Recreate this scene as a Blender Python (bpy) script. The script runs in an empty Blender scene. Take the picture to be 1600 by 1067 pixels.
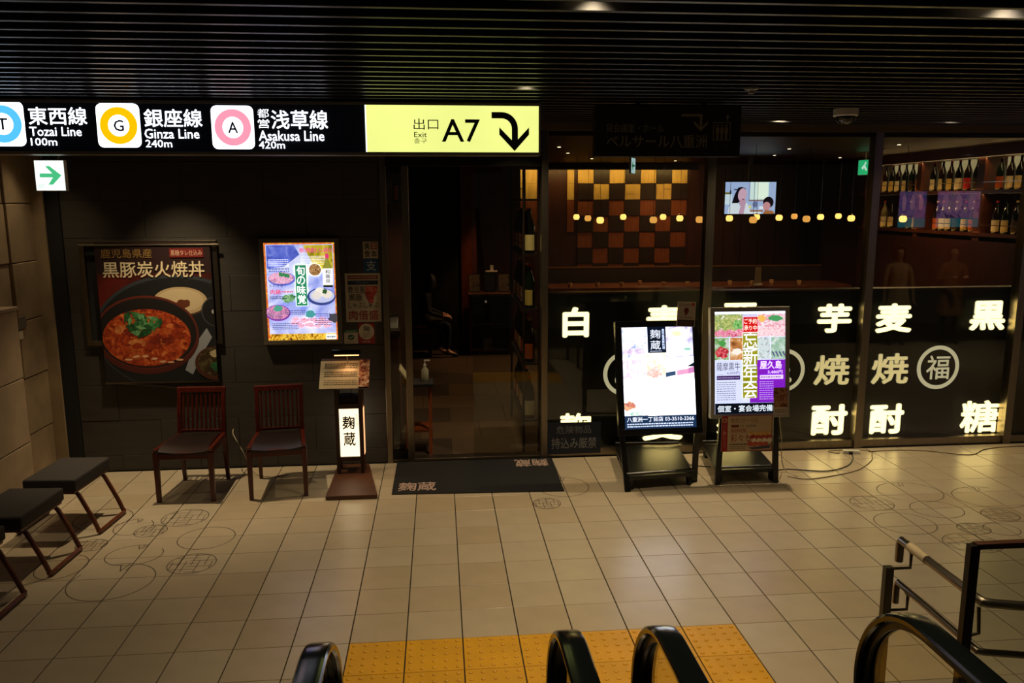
import bpy, bmesh, math, random
from mathutils import Vector, Matrix
random.seed(7)
R = math.radians
scene = bpy.context.scene
COL = scene.collection

# ------------------------------------------------------------------ camera, world, exposure
cam = bpy.data.objects.new('camera', bpy.data.cameras.new('camera'))
COL.objects.link(cam)
PITCH, ROLL, YAW = R(9.817), R(-0.177), R(5.179)
_f = Vector((math.sin(YAW)*math.cos(PITCH), math.cos(YAW)*math.cos(PITCH), -math.sin(PITCH)))
_r = Vector((math.cos(YAW), -math.sin(YAW), 0)); _u = _r.cross(_f)
_r2 = _r*math.cos(ROLL) + _u*math.sin(ROLL); _u2 = -_r*math.sin(ROLL) + _u*math.cos(ROLL)
_m = Matrix((_r2, _u2, -_f)).transposed().to_4x4(); _m.translation = Vector((0.509, -3.989, 2.300))
cam.matrix_world = _m
cam.data.sensor_width = 36.0; cam.data.lens = 1256.87/1600*36.0
cam.data.clip_start = 0.05; cam.data.clip_end = 100
scene.camera = cam
world = bpy.data.worlds.new('world'); scene.world = world; world.use_nodes = True
world.node_tree.nodes['Background'].inputs[0].default_value = (0.9, 0.75, 0.55, 1)
world.node_tree.nodes['Background'].inputs[1].default_value = 0.022
scene.view_settings.view_transform = 'Standard'; scene.view_settings.look = 'None'
scene.view_settings.gamma = 1.0; scene.view_settings.use_curve_mapping = False
scene.view_settings.exposure = 0.0
DOWN_W = 92.0       # watts of one concourse downlight
H = 2.95            # underside of the ceiling slats

# ------------------------------------------------------------------ helpers: materials
def lin(h):
    h = h.lstrip('#'); c = [int(h[i:i+2], 16)/255 for i in (0, 2, 4)]
    return tuple(x/12.92 if x <= 0.04045 else ((x+0.055)/1.055)**2.4 for x in c) + (1,)
MATS = {}
def mat(name, col, rough=0.5, metal=0.0, emit=0.0, vary=0.12, scale=8.0, bump=0.0, spec=0.5, trans=0.0, stretch=None):
    """procedural principled material: a base colour with noise variation, optional bump and glow"""
    if name in MATS: return MATS[name]
    m = bpy.data.materials.new(name); m.use_nodes = True; MATS[name] = m
    nt = m.node_tree; b = nt.nodes['Principled BSDF']
    c = lin(col) if isinstance(col, str) else tuple(col)+(1,)
    b.inputs['Base Color'].default_value = c
    b.inputs['Roughness'].default_value = rough; b.inputs['Metallic'].default_value = metal
    b.inputs['Specular IOR Level'].default_value = spec
    if trans: b.inputs['Transmission Weight'].default_value = trans
    if vary or bump:
        tc = nt.nodes.new('ShaderNodeTexCoord'); nz = nt.nodes.new('ShaderNodeTexNoise')
        nz.inputs['Scale'].default_value = scale; nz.inputs['Detail'].default_value = 5
        if stretch:
            mp = nt.nodes.new('ShaderNodeMapping'); mp.inputs['Scale'].default_value = stretch
            nt.links.new(tc.outputs['Object'], mp.inputs[0]); nt.links.new(mp.outputs[0], nz.inputs['Vector'])
        else: nt.links.new(tc.outputs['Object'], nz.inputs['Vector'])
        if vary:
            rp = nt.nodes.new('ShaderNodeValToRGB')
            rp.color_ramp.elements[0].position = 0.3; rp.color_ramp.elements[1].position = 0.7
            rp.color_ramp.elements[0].color = tuple(max(0, x*(1-vary)) for x in c[:3])+(1,)
            rp.color_ramp.elements[1].color = tuple(min(1, x*(1+vary)) for x in c[:3])+(1,)
            nt.links.new(nz.outputs[0], rp.inputs[0]); nt.links.new(rp.outputs[0], b.inputs['Base Color'])
            if emit: nt.links.new(rp.outputs[0], b.inputs['Emission Color'])
        if bump:
            bp = nt.nodes.new('ShaderNodeBump'); bp.inputs['Strength'].default_value = bump; bp.inputs['Distance'].default_value = 0.01
            nt.links.new(nz.outputs[0], bp.inputs['Height']); nt.links.new(bp.outputs[0], b.inputs['Normal'])
    if emit:
        b.inputs['Emission Strength'].default_value = emit
        if not vary: b.inputs['Emission Color'].default_value = c
    return m
def ink(h, emit=0.0, rough=0.6): return mat('print_%s_%g' % (h.lstrip('#'), emit), h, rough, emit=emit, vary=0)
def food(name, cols, scale=14, emit=0.0, rough=0.5, dist=1.5, voro=False):
    """printed picture of food: mottled colour ramp"""
    if name in MATS: return MATS[name]
    m = bpy.data.materials.new(name); m.use_nodes = True; MATS[name] = m
    nt = m.node_tree; b = nt.nodes['Principled BSDF']; b.inputs['Roughness'].default_value = rough
    tc = nt.nodes.new('ShaderNodeTexCoord')
    nz = nt.nodes.new('ShaderNodeTexNoise'); nz.inputs['Scale'].default_value = scale; nz.inputs['Detail'].default_value = 6
    nz.inputs['Distortion'].default_value = dist
    rp = nt.nodes.new('ShaderNodeValToRGB'); el = rp.color_ramp.elements
    while len(el) < len(cols): el.new(0.5)
    for i, c in enumerate(cols):
        el[i].position = 0.30 + 0.4*i/(len(cols)-1); el[i].color = lin(c)
    nt.links.new(tc.outputs['Object'], nz.inputs['Vector']); nt.links.new(nz.outputs[0], rp.inputs[0])
    nt.links.new(rp.outputs[0], b.inputs['Base Color'])
    if emit:
        nt.links.new(rp.outputs[0], b.inputs['Emission Color']); b.inputs['Emission Strength'].default_value = emit
    return m
def glass_mat(name, tint=(0.86, 0.88, 0.84), ior=1.5):
    if name in MATS: return MATS[name]
    m = bpy.data.materials.new(name); m.use_nodes = True; MATS[name] = m
    nt = m.node_tree; nt.nodes.remove(nt.nodes['Principled BSDF'])
    out = nt.nodes['Material Output']; mx = nt.nodes.new('ShaderNodeMixShader')
    tr = nt.nodes.new('ShaderNodeBsdfTransparent'); gl = nt.nodes.new('ShaderNodeBsdfGlossy'); fr = nt.nodes.new('ShaderNodeLayerWeight')
    tr.inputs[0].default_value = tint+(1,); gl.inputs['Roughness'].default_value = 0.0; fr.inputs[0].default_value = 0.5
    # Schlick reflectance from the facing angle, the same on both sides of the sheet
    pw = nt.nodes.new('ShaderNodeMath'); pw.operation = 'POWER'; pw.inputs[1].default_value = 5.0
    ml = nt.nodes.new('ShaderNodeMath'); ml.operation = 'MULTIPLY_ADD'; ml.inputs[1].default_value = 0.96; ml.inputs[2].default_value = 0.04
    nt.links.new(fr.outputs['Facing'], pw.inputs[0]); nt.links.new(pw.outputs[0], ml.inputs[0])
    nt.links.new(ml.outputs[0], mx.inputs[0]); nt.links.new(tr.outputs[0], mx.inputs[1]); nt.links.new(gl.outputs[0], mx.inputs[2])
    nt.links.new(mx.outputs[0], out.inputs[0])
    return m

# ------------------------------------------------------------------ helpers: meshes
class MB:
    """collects shapes; build() links them as ONE mesh object"""
    def __init__(s): s.v = []; s.f = []; s.mi = []; s.cur = 0
    def add(s, vs, fs):
        n = len(s.v); s.v += [tuple(p) for p in vs]; s.f += [tuple(i+n for i in f) for f in fs]; s.mi += [s.cur]*len(fs); return s
    def box(s, x0, x1, y0, y1, z0, z1):
        vs = [(x, y, z) for x in (x0, x1) for y in (y0, y1) for z in (z0, z1)]
        return s.add(vs, [(0, 1, 3, 2), (4, 6, 7, 5), (0, 4, 5, 1), (2, 3, 7, 6), (0, 2, 6, 4), (1, 5, 7, 3)])
    def hexa(s, b, t):  # bottom ring of 4, top ring of 4
        return s.add(list(b)+list(t), [(3, 2, 1, 0), (4, 5, 6, 7)]+[(i, (i+1) % 4, 4+(i+1) % 4, 4+i) for i in range(4)])
    def loft(s, rings, closed=True, caps=True):
        n = len(rings[0]); vs = [p for r in rings for p in r]; fs = []
        for k in range(len(rings)-1):
            for i in range(n if closed else n-1):
                j = (i+1) % n; fs.append((k*n+i, k*n+j, (k+1)*n+j, (k+1)*n+i))
        if caps and closed: fs += [tuple(range(n))[::-1], tuple((len(rings)-1)*n+i for i in range(n))]
        return s.add(vs, fs)
    def tube(s, pts, r, n=8):
        pts = [Vector(p) for p in pts]; rs = r if isinstance(r, (list, tuple)) else [r]*len(pts); rings = []
        prev = None
        for i, p in enumerate(pts):
            t = (pts[min(i+1, len(pts)-1)]-pts[max(i-1, 0)]).normalized()
            a = prev if prev is not None else (Vector((0, 0, 1)) if abs(t.z) < 0.9 else Vector((1, 0, 0)))
            u = (a - t*a.dot(t)).normalized(); w = t.cross(u); prev = u
            rings.append([p+(u*math.cos(2*math.pi*k/n)+w*math.sin(2*math.pi*k/n))*rs[i] for k in range(n)])
        return s.loft(rings)
    def lathe(s, prof, n=16, c=(0, 0, 0), caps=True):
        rings = [[(c[0]+r*math.cos(2*math.pi*k/n), c[1]+r*math.sin(2*math.pi*k/n), c[2]+z) for k in range(n)] for r, z in prof]
        return s.loft(rings, caps=caps)
    def prism(s, poly, z0, z1):
        n = len(poly)
        return s.add([(x, y, z0) for x, y in poly]+[(x, y, z1) for x, y in poly],
                     [tuple(range(n))[::-1], tuple(range(n, 2*n))]+[(i, (i+1) % n, n+(i+1) % n, n+i) for i in range(n)])
    def build(s, name, m, parent=None, smooth=False, bevel=0, loc=None, rot=None):
        me = bpy.data.meshes.new(name); me.from_pydata(s.v, [], s.f)
        for x in (m if isinstance(m, (list, tuple)) else [m]): me.materials.append(x)
        if max(s.mi, default=0): me.polygons.foreach_set('material_index', s.mi)
        b = bmesh.new(); b.from_mesh(me); bmesh.ops.recalc_face_normals(b, faces=b.faces); b.to_mesh(me); b.free()
        if smooth:
            me.polygons.foreach_set('use_smooth', [True]*len(me.polygons)); me.set_sharp_from_angle(angle=R(40))
        o = bpy.data.objects.new(name, me); COL.objects.link(o)
        if parent: o.parent = parent
        if loc: o.location = loc
        if rot: o.rotation_euler = rot
        if bevel:
            md = o.modifiers.new('bevel', 'BEVEL'); md.width = bevel; md.segments = 2; md.limit_method = 'ANGLE'
        return o
def tag(o, label=None, cat=None, group=None, kind=None):
    if label: o['label'] = label
    if cat: o['category'] = cat
    if group: o['group'] = group
    if kind: o['kind'] = kind
    return o
def thing(name, label, cat, loc=(0, 0, 0), rot=(0, 0, 0), group=None):
    o = bpy.data.objects.new(name, None); COL.objects.link(o); o.empty_display_size = 0.1
    o.location = loc; o.rotation_euler = rot
    return tag(o, label, cat, group)
def inst(o, parent, loc, rot=None, name=None):
    c = o.copy(); COL.objects.link(c); c.parent = parent; c.location = loc
    if rot: c.rotation_euler = rot
    if name: c.name = name
    return c
def copy_tree(o, parent=None):
    c = o.copy(); COL.objects.link(c); c.parent = parent
    for ch in list(o.children): copy_tree(ch, c)
    return c

# flat print: polygons and lettering in a (u, v) frame, u -> +X, v -> +Z, facing -Y; each layer stands 0.4 mm proud
def clip(poly, box):
    x0, x1, y0, y1 = box
    for ax, lim, sg in ((0, x0, 1), (0, x1, -1), (1, y0, 1), (1, y1, -1)):
        out = []
        for i, p in enumerate(poly):
            q = poly[i-1]; dp = (p[ax]-lim)*sg; dq = (q[ax]-lim)*sg
            if (dp >= 0) != (dq >= 0):
                t = dq/(dq-dp); out.append((q[0]+(p[0]-q[0])*t, q[1]+(p[1]-q[1])*t))
            if dp >= 0: out.append(p)
        poly = out
        if not poly: return []
    return poly
_tc = {}
def text_mesh(body, bold):
    k = (body, bold)
    if k in _tc: return _tc[k]
    c = bpy.data.curves.new('t', 'FONT'); c.body = body; c.size = 1; c.resolution_u = 2; c.fill_mode = 'FRONT'
    o = bpy.data.objects.new('t', c); COL.objects.link(o)
    dg = bpy.context.evaluated_depsgraph_get(); me = bpy.data.meshes.new_from_object(o.evaluated_get(dg))
    vs = [(v.co.x, v.co.y) for v in me.vertices]; fs = [tuple(p.vertices) for p in me.polygons]
    bpy.data.objects.remove(o); bpy.data.curves.remove(c); bpy.data.meshes.remove(me)
    vy = [0.0]*len(vs)
    if bold:        # heavier stroke: the outline repeated a little to every side
        v0, f0 = vs, fs; vs, fs, vy = [], [], []; bold = bold*0.5
        for k in range(9):
            dx, dy = (0, 0) if k == 8 else (bold*math.cos(k*math.pi/4), bold*math.sin(k*math.pi/4))
            fs += [tuple(i+len(vs) for i in f) for f in f0]; vs += [(x+dx, y+dy) for x, y in v0]; vy += [-0.00004*k]*len(v0)
    x0 = min(v[0] for v in vs); x1 = max(v[0] for v in vs); y0 = min(v[1] for v in vs); y1 = max(v[1] for v in vs)
    _tc[k] = ([((x-x0)/(x1-x0), (y-y0)/(y1-y0)) for x, y in vs], fs, vy)
    return _tc[k]
class Print:
    def __init__(s, box=None): s.v = []; s.f = []; s.mi = []; s.mats = []; s.layer = 0; s.box = box
    def _mi(s, m):
        if m not in s.mats: s.mats.append(m)
        return s.mats.index(m)
    def _put(s, pts, faces, m, dy=None):
        n = len(s.v); y = -0.0004*s.layer
        s.v += [(p[0], y+(dy[i] if dy else 0), p[1]) for i, p in enumerate(pts)]; s.f += [tuple(i+n for i in f) for f in faces]; s.mi += [s._mi(m)]*len(faces); s.layer += 0.12
    def poly(s, pts, m):
        if s.box: pts = clip(list(pts), s.box)
        if len(pts) > 2: s._put(pts, [tuple(range(len(pts)))], m)
    def rect(s, x0, x1, y0, y1, m): s.poly([(x0, y0), (x1, y0), (x1, y1), (x0, y1)], m)
    def rrect(s, x0, x1, y0, y1, r, m):
        pts = []
        for cx, cy, a in ((x1-r, y0+r, -90), (x1-r, y1-r, 0), (x0+r, y1-r, 90), (x0+r, y0+r, 180)):
            pts += [(cx+r*math.cos(R(a+t)), cy+r*math.sin(R(a+t))) for t in (0, 22, 45, 68, 90)]
        s.poly(pts, m)
    def ell(s, cx, cy, rx, ry, m, n=40, rot=0):
        c, q = math.cos(R(rot)), math.sin(R(rot)); pts = []
        for k in range(n):
            a = 2*math.pi*k/n; x, y = rx*math.cos(a), ry*math.sin(a); pts.append((cx+x*c-y*q, cy+x*q+y*c))
        s.poly(pts, m)
    def ring(s, cx, cy, r0, r1, m, n=48):
        pts = [(cx+r*math.cos(2*math.pi*k/n), cy+r*math.sin(2*math.pi*k/n)) for r in (r0, r1) for k in range(n)]
        s._put(pts, [(k, (k+1) % n, n+(k+1) % n, n+k) for k in range(n)], m)
    def blob(s, cx, cy, rx, ry, m, n=22, j=0.25):
        s.poly([(cx+rx*(1+random.uniform(-j, j))*math.cos(2*math.pi*k/n), cy+ry*(1+random.uniform(-j, j))*math.sin(2*math.pi*k/n)) for k in range(n)], m)
    def text(s, body, x0, x1, y0, y1, m, bold=0.0):
        vs, fs, dy = text_mesh(body, bold)
        s._put([(x0+u*(x1-x0), y0+v*(y1-y0)) for u, v in vs], fs, m, dy); s.layer += 0.8 if bold else 0
    def vtext(s, body, x0, x1, y0, y1, m, bold=0.0, gap=0.1):
        h = (y1-y0)/(len(body)+gap*(len(body)-1))
        for i, ch in enumerate(body):
            t = y1-i*h*(1+gap); s.text(ch, x0, x1, t-h, t, m, bold)
    def dashes(s, x0, x1, y0, y1, rows, m, fill=0.5):
        """copy too small to read in the photograph: broken lines"""
        h = (y1-y0)/rows
        for r in range(rows):
            x = x0; yb = y1-(r+1)*h
            while x < x1-0.004:
                w = min(random.uniform(0.4, 1.3)*h, x1-x); s.rect(x, x+w, yb+h*(1-fill)/2, yb+h*(1+fill)/2, m); x += w+h*0.25
            
    def build(s, name, parent, loc=(0, 0, 0)):
        me = bpy.data.meshes.new(name); me.from_pydata(s.v, [], s.f)
        for m in s.mats: me.materials.append(m)
        me.polygons.foreach_set('material_index', s.mi)
        b = bmesh.new(); b.from_mesh(me)
        bad = [f for f in b.faces if f.normal.y > 0]
        if bad: bmesh.ops.reverse_faces(b, faces=bad)
        b.to_mesh(me); b.free()
        o = bpy.data.objects.new(name, me); COL.objects.link(o); o.parent = parent; o.location = loc
        return o
def spot(parent, loc, w, size, blend=0.5, col=(1, 0.78, 0.48), rad=0.05, rot=(0, 0, 0), name='bulb'):
    l = bpy.data.lights.new(name, 'SPOT'); l.energy = w; l.spot_size = R(size); l.spot_blend = blend; l.color = col; l.shadow_soft_size = rad
    o = bpy.data.objects.new(name, l); COL.objects.link(o); o.parent = parent; o.location = loc; o.rotation_euler = rot
    return o
def area(parent, loc, w, sx, sy, rot=(0, 0, 0), col=(1, 0.74, 0.42), name='tube'):
    l = bpy.data.lights.new(name, 'AREA'); l.shape = 'RECTANGLE'; l.size = sx; l.size_y = sy; l.energy = w; l.color = col
    o = bpy.data.objects.new(name, l); COL.objects.link(o); o.parent = parent; o.location = loc; o.rotation_euler = rot
    return o

# ------------------------------------------------------------------ common materials
TILE = mat('porcelain_floor_tile', '#b0a188', 0.3, vary=0.06, scale=5, bump=0.02)
GROUT = mat('dark_grout', '#1a140c', 0.8)
YELLOW = mat('yellow_tactile_tile', '#cf970c', 0.45, vary=0.10, scale=4)
INLAY = mat('etched_floor_line', '#3d3020', 0.6)
SLAT = mat('black_anodised_slat', '#101013', 0.34, metal=0.0, spec=1.0, vary=0.05)
BLACKCEIL = mat('black_ceiling_void', '#040404', 0.9)
STONE = mat('rough_brown_stone', '#8a765a', 0.75, vary=0.28, scale=3.5, bump=0.35)
SHOPTILE = mat('dark_grey_brown_wall_tile', '#37332e', 0.55, vary=0.14, scale=3, bump=0.05, stretch=(1, 1, 6))
JOINT = mat('dark_wall_joint', '#161412', 0.9)
STEEL = mat('brushed_steel', '#8c8272', 0.32, metal=1.0, vary=0.1, scale=4, stretch=(30, 30, 1))
DKSTEEL = mat('dark_bronze_steel', '#2a2722', 0.4, metal=0.8)
GLASS = glass_mat('clear_shop_glass')
BLACKPL = mat('black_painted_metal', '#0b0b0c', 0.35)
MATTEBLACK = mat('matte_black', '#090908', 0.8)
WHITEPL = mat('white_plastic', '#cfcac0', 0.4)
CHROME = mat('chrome', '#c9c9cc', 0.12, metal=1.0, vary=0)
REDWOOD = mat('red_brown_varnished_wood', '#4a1509', 0.3, vary=0.35, scale=5, stretch=(12, 12, 1.2))
STOOLWOOD = mat('brown_bent_wood', '#5a2c12', 0.38, vary=0.3, scale=5, stretch=(8, 8, 2))
DARKSEAT = mat('dark_brown_vinyl', '#1c1310', 0.32, vary=0.1)
GREYSEAT = mat('dark_grey_fabric', '#2a2521', 0.85, vary=0.2, scale=60, bump=0.1)
WOODIN = mat('dark_reddish_wall_wood', '#3a1609', 0.45, vary=0.3, scale=3, stretch=(6, 6, 0.7))
RUBBER = mat('black_escalator_rubber', '#0e1314', 0.16, vary=0.04, spec=0.6)

# ================================================================== SETTING
# ---- floor: grout slab, tiles one by one, yellow tactile tiles, etched circles
floor = MB().box(-3.2, 10.2, -4.5, 3.12, -0.06, -0.006).build('floor', GROUT); tag(floor, kind='structure')
def tile_mesh():
    a, b, c = 0.1468, 0.1481, 0.0015
    m = MB(); m.hexa([(-a, -b, -0.008), (a, -b, -0.008), (a, b, -0.008), (-a, b, -0.008)], [(-a, -b, -c), (a, -b, -c), (a, b, -c), (-a, b, -c)])
    m.v += [(-a+c, -b+c, 0), (a-c, -b+c, 0), (a-c, b-c, 0), (-a+c, b-c, 0)]; m.f[1] = (8, 9, 10, 11)
    m.f += [(4+i, 4+(i+1) % 4, 8+(i+1) % 4, 8+i) for i in range(4)]; m.mi += [0]*4
    return m
inv = cam.matrix_world.inverted(); F = 1256.87
def px(p):
    q = inv @ Vector(p)
    return (9e9, 9e9, -1) if q.z > -0.05 else (800-F*q.x/q.z, 533.5+F*q.y/q.z, -q.z)
cells = []
for i in range(-10, 34):
    for j in range(-8, 10):
        if i < -9 and j < 20: pass
        if -7 <= 0 and 0 <= i < 7 and j < -2: continue          # escalator landing plate
        if 0 <= i < 7 and j in (-1, -2): continue                 # tactile tiles
        x, y = 0.3*i+0.15, 0.3*j+0.15
        if x < -2.95: continue
        u, v, d = px((x, y, 0)); seen = -45 < u < 1645 and 0 < v < 1110
        cells.append((not seen, d if d > 0 else 99, x, y))
cells.sort()
proto = tile_mesh().build('floor_tile', TILE, floor)
TILE2 = mat('porcelain_floor_tile_warm', '#ac9b80', 0.3, vary=0.06, scale=5, bump=0.02)
TILE3 = mat('porcelain_floor_tile_pale', '#b3a58d', 0.3, vary=0.06, scale=5, bump=0.02)
metiles = [proto.data]
for t in (TILE2, TILE3):
    c = proto.data.copy(); c.materials[0] = t; metiles.append(c)
rest = MB()
for k, (ns, d, x, y) in enumerate(cells):
    if k == 0: proto.location = (x, y, 0); continue
    if k < 300:
        o = inst(proto, floor, (x, y, 0)); o.data = metiles[random.choice((0, 0, 1, 2))]
    else:
        t = tile_mesh(); rest.add([(p[0]+x, p[1]+y, p[2]) for p in t.v], t.f)
o = rest.build('floor_tile_field', TILE, floor); o['kind'] = 'stuff'
tm = tile_mesh()
for a in range(5):
    for b in range(5):
        tm.lathe([(0.0125, -0.002), (0.011, 0.003), (0.007, 0.005), (0.0005, 0.0052)], 8, (-0.12+0.06*a, -0.12+0.06*b, 0))
tp = tm.build('tactile_tile', YELLOW, floor, smooth=True); tp.location = (0.15, -0.15, 0)
for i in range(7):
    for j in (0, 1):
        if i+j: inst(tp, floor, (0.15+0.3*i, -0.15-0.3*j, 0))
plate = MB().box(0.0, 2.1, -4.4, -0.605, -0.008, -0.001)
for k in range(60): plate.box(0.03, 2.07, -0.66-0.06*k, -0.64-0.06*k, -0.001, 0.001)
o = plate.build('landing_plate', STEEL, floor)
def ring_obj(cx, cy, rx, ry, kind, gap=0.0, w=0.006):
    m = MB(); n = 56; a0 = random.uniform(0, 6.28)
    def ribbon(pts, w):
        for p, q in zip(pts, pts[1:]):
            p = Vector(p); q = Vector(q); t = (q-p)
            if t.length < 1e-5: continue
            nn = Vector((-t.y, t.x)).normalized()*w/2
            m.add([(p.x-nn.x, p.y-nn.y, 0), (q.x-nn.x, q.y-nn.y, 0), (q.x+nn.x, q.y+nn.y, 0), (p.x+nn.x, p.y+nn.y, 0)], [(0, 1, 2, 3)])
    ribbon([(rx*math.cos(a0+2*math.pi*(1-gap)*k/n), ry*math.sin(a0+2*math.pi*(1-gap)*k/n)) for k in range(n+1)], w)
    if kind == 1:      # basket-weave seal
        for k in range(-3, 4):
            x = rx*k/3.6; h = ry*math.sqrt(max(0, 1-(x/rx)**2))
            ribbon([(x, -h*(0.9 if k % 2 else 0.2)), (x, h*(0.3 if k % 2 else 0.95))], w*0.8)
            y = ry*k/3.6; h = rx*math.sqrt(max(0, 1-(y/ry)**2))
            ribbon([(-h*(0.2 if k % 2 else 0.95), y), (h*(0.95 if k % 2 else 0.25), y)], w*0.8)
    if kind == 2:      # notch and small leaf strokes
        ribbon([(rx*0.1, ry), (rx*0.0, ry*0.55), (-rx*0.12, ry*0.95)], w)
        ribbon([(rx*0.2, ry*0.9), (rx*0.1, ry*0.6)], w)
    o = m.build('etched_ring', INLAY, floor); o.location = (cx, cy, 0.0007)
RINGS = [(-1.54, .86, .25, .25, 2), (-1.54, 1.24, .18, .16, 2), (-1.14, 1.48, .19, .19, 0), (-1.40, 1.87, .165, .165, 1), (-1.12, 1.07, .15, .15, 1), (-1.57, 1.64, .11, .11, 1),
         (-1.89, 1.43, .1, .1, 1), (-2.0, 1.91, .2, .2, 0), (-1.72, 1.73, .13, .15, 2), (-1.94, 1.1, .15, .18, 0), (3.81, 1.65, .16, .15, 1), (4.24, 1.85, .25, .22, 2), (4.23, 1.48, .19, .17, 0),
         (3.84, 1.25, .21, .2, 0), (4.79, 1.68, .27, .23, 2), (4.63, 1.33, .13, .12, 1), (4.27, 1.11, .11, .1, 1), (4.46, 1.08, .12, .11, 0), (4.10, .88, .19, .16, 1), (1.31, 1.89, .105, .11, 1), (1.49, 2.25, .21, .23, 2), (4.95, 1.05, .2, .2, 0)]
for a in RINGS: ring_obj(*a, gap=0.12 if a[4] == 2 else 0.0)

# ---- ceiling: black void above, slats running along the shopfront, cut around the downlights
DL = [(1.06, -1.16), (2.58, -1.16), (1.04, 0.816), (3.375, 2.64), (4.88, 2.64), (-1.62, 2.488), (1.20, 2.64), (6.5, 2.64), (6.3, 0.816), (8.2, -1.16), (-2.40, 0.816), (-2.52, 2.64)]  # includes an unseen lamp added to light the mirrored women
ceiling = MB().box(-3.2, 10.2, -5.5, 3.05, 3.20, 3.30).build('ceiling', BLACKCEIL); tag(ceiling, kind='structure')
y = -1.16+0.076-0.152*20
while y < 2.98:
    MB().box(-3.0, 10.0, y-0.013, y+0.013, H, H+0.11).build('slat', SLAT, ceiling, bevel=0.002); y += 0.152
BULB = mat('glowing_downlight_lens', '#ffd9a0', 0.5, emit=5, vary=0)
for n, (x, y) in enumerate(DL):
    lab = ['small recessed downlight between the ceiling slats over the escalators, before the yellow exit panel', 'small recessed downlight between the ceiling slats above the steel stair handrail', 'small recessed downlight between the ceiling slats just above the yellow exit panel',
           'small recessed downlight between the slats beside the dome camera above the shop window', 'small recessed downlight between the slats over the window of the black sugar characters', 'small recessed downlight between the slats above the two wooden chairs',
           'small recessed downlight between the slats above the doormat', 'small recessed downlight between the slats by the farthest window mullion', 'small recessed downlight between the slats far along the concourse', 'added unseen downlight between the slats over the two standing women', 'added unseen downlight between the slats above the padded stools', 'small recessed downlight between the slats in the corner of the stone and tiled walls'][n]  # lamp above the stools is unseen, added to brighten left floor and wall
    t = thing('ceiling_downlight', lab, 'downlight', (x, y, H))
    MB().lathe([(0.05, 0.094), (0.052, 0.10), (0.052, 0.20), (0.03, 0.21)], 24).build('housing', BLACKPL, t, smooth=True)
    MB().lathe([(0.042, 0.094), (0.042, 0.091), (0.0005, 0.0905)], 24).build('lens', BULB, t)
    MB().box(-0.01, 0.01, -0.01, 0.01, 0.2, 0.26).build('hanger', BLACKPL, t)
    spot(t, (0, 0, 0.083), DOWN_W*(1.2, 1.1, 1.45, 2.2, 0.5, 2.4, 1.1, 0.4, 0.6, 2.5, 0.45, 0.35)[n], (104, 118, 98, 112, 112, 74, 104, 112, 118, 120, 84, 66)[n], 0.85, rad=0.03)

# ---- left stone wall with its low protruding block
wl = MB().box(-3.2, -2.86, -1.6, 3.2, 0, 3.2).build('wall_left', JOINT); tag(wl, kind='structure')
zz = [0, 0.46, 0.92, 1.38, 1.84, 2.3, 2.76, 3.2]; yy = [3.02, 2.60, 1.7, 0.8, -0.1, -1.0]
for i in range(len(zz)-1):
    for j in range(len(yy)-1):
        pr_ = 0.012*random.random()
        MB().box(-2.87, -2.80+pr_-(0.02 if j else 0), yy[j+1]+0.003, yy[j]-0.003, zz[i]+0.003, zz[i+1]-0.003).build('stone_block', STONE, wl, bevel=0.006)
blk = thing('stone_parapet', 'low beige stone parapet block with flat cap behind the padded stools', 'parapet', (-2.72, 1.0, 0)); blk['kind'] = 'structure'
STONE2 = mat('paler_beige_stone', '#937f64', 0.7, vary=0.18, scale=4, bump=0.2)
for i, (a, b) in enumerate(((0, 0.5), (0.507, 1.0), (1.007, 1.52))):
    for j in range(3): MB().box(-0.075, 0.09, 1.27-0.9*(j+1)+0.004, 1.27-0.9*j, a, b).build('stone_block', STONE2, blk, bevel=0.005)
MB().box(-0.075, 0.10, -1.44, 1.28, 1.523, 1.545).build('cap_stone', STONE2, blk)

# ---- shop wall of dark tiles
ws = MB().box(-2.86, 0.02, 3.035, 3.25, 0, 3.2).build('wall_back', JOINT); tag(ws, kind='structure')
joints = [0.0, 0.14]+[0.14+0.3125*k for k in range(1, 10)]+[3.2]
for i in range(len(joints)-1):
    x = -2.58+(0.0 if i % 2 else -0.34)
    while x < 0.02:
        a, b = max(x, -2.58), min(x+0.66, 0.02)
        if b-a > 0.02:
            dx = 0.0015
            MB().box(a+dx, b-dx, 3.02+random.uniform(-0.0015, 0.0015), 3.04, joints[i]+dx, joints[i+1]-dx).build('wall_tile', SHOPTILE, ws, bevel=0.002)
        x += 0.66
o = MB().box(-2.70, -2.585, 3.012, 3.04, 0, 2.95).build('trim_1', MATTEBLACK); tag(o, kind='structure')
o = MB().box(-2.80, -2.70, 2.99, 3.04, 0, 3.2).build('trim_2', STONE); tag(o, kind='structure')

# ---- shopfront: header, door frame, sidelight, three window bays
o = MB().box(0.02, 7.6, 3.0, 3.12, 2.90, 2.965).build('trim_3', mat('bronze_header', '#6d5c3a', 0.45, metal=0.6)); tag(o, kind='structure')
fr = thing('door_1', 'steel framed glass shop doorway with narrow glass sidelight', 'door', (0, 3.05, 0)); fr['kind'] = 'structure'
def post(name, x0, x1, y0, y1, z0, z1, par, m=STEEL): return MB().box(x0, x1, y0, y1, z0, z1).build(name, m, par, bevel=0.003)
post('door_jamb', 0.022, 0.072, -0.05, 0.07, 0, 2.9, fr); post('door_jamb', 0.205, 0.262, -0.03, 0.07, 0, 2.61, fr)
post('door_jamb', 1.405, 1.462, -0.05, 0.07, 0, 2.9, fr)
post('door_header', 0.072, 1.405, -0.03, 0.07, 2.605, 2.70, fr, DKSTEEL); post('transom_panel', 0.072, 1.405, 0.0, 0.05, 2.70, 2.9, fr, DKSTEEL)
post('threshold', 0.072, 1.405, -0.02, 0.1, 0.0, 0.022, fr)
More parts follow.
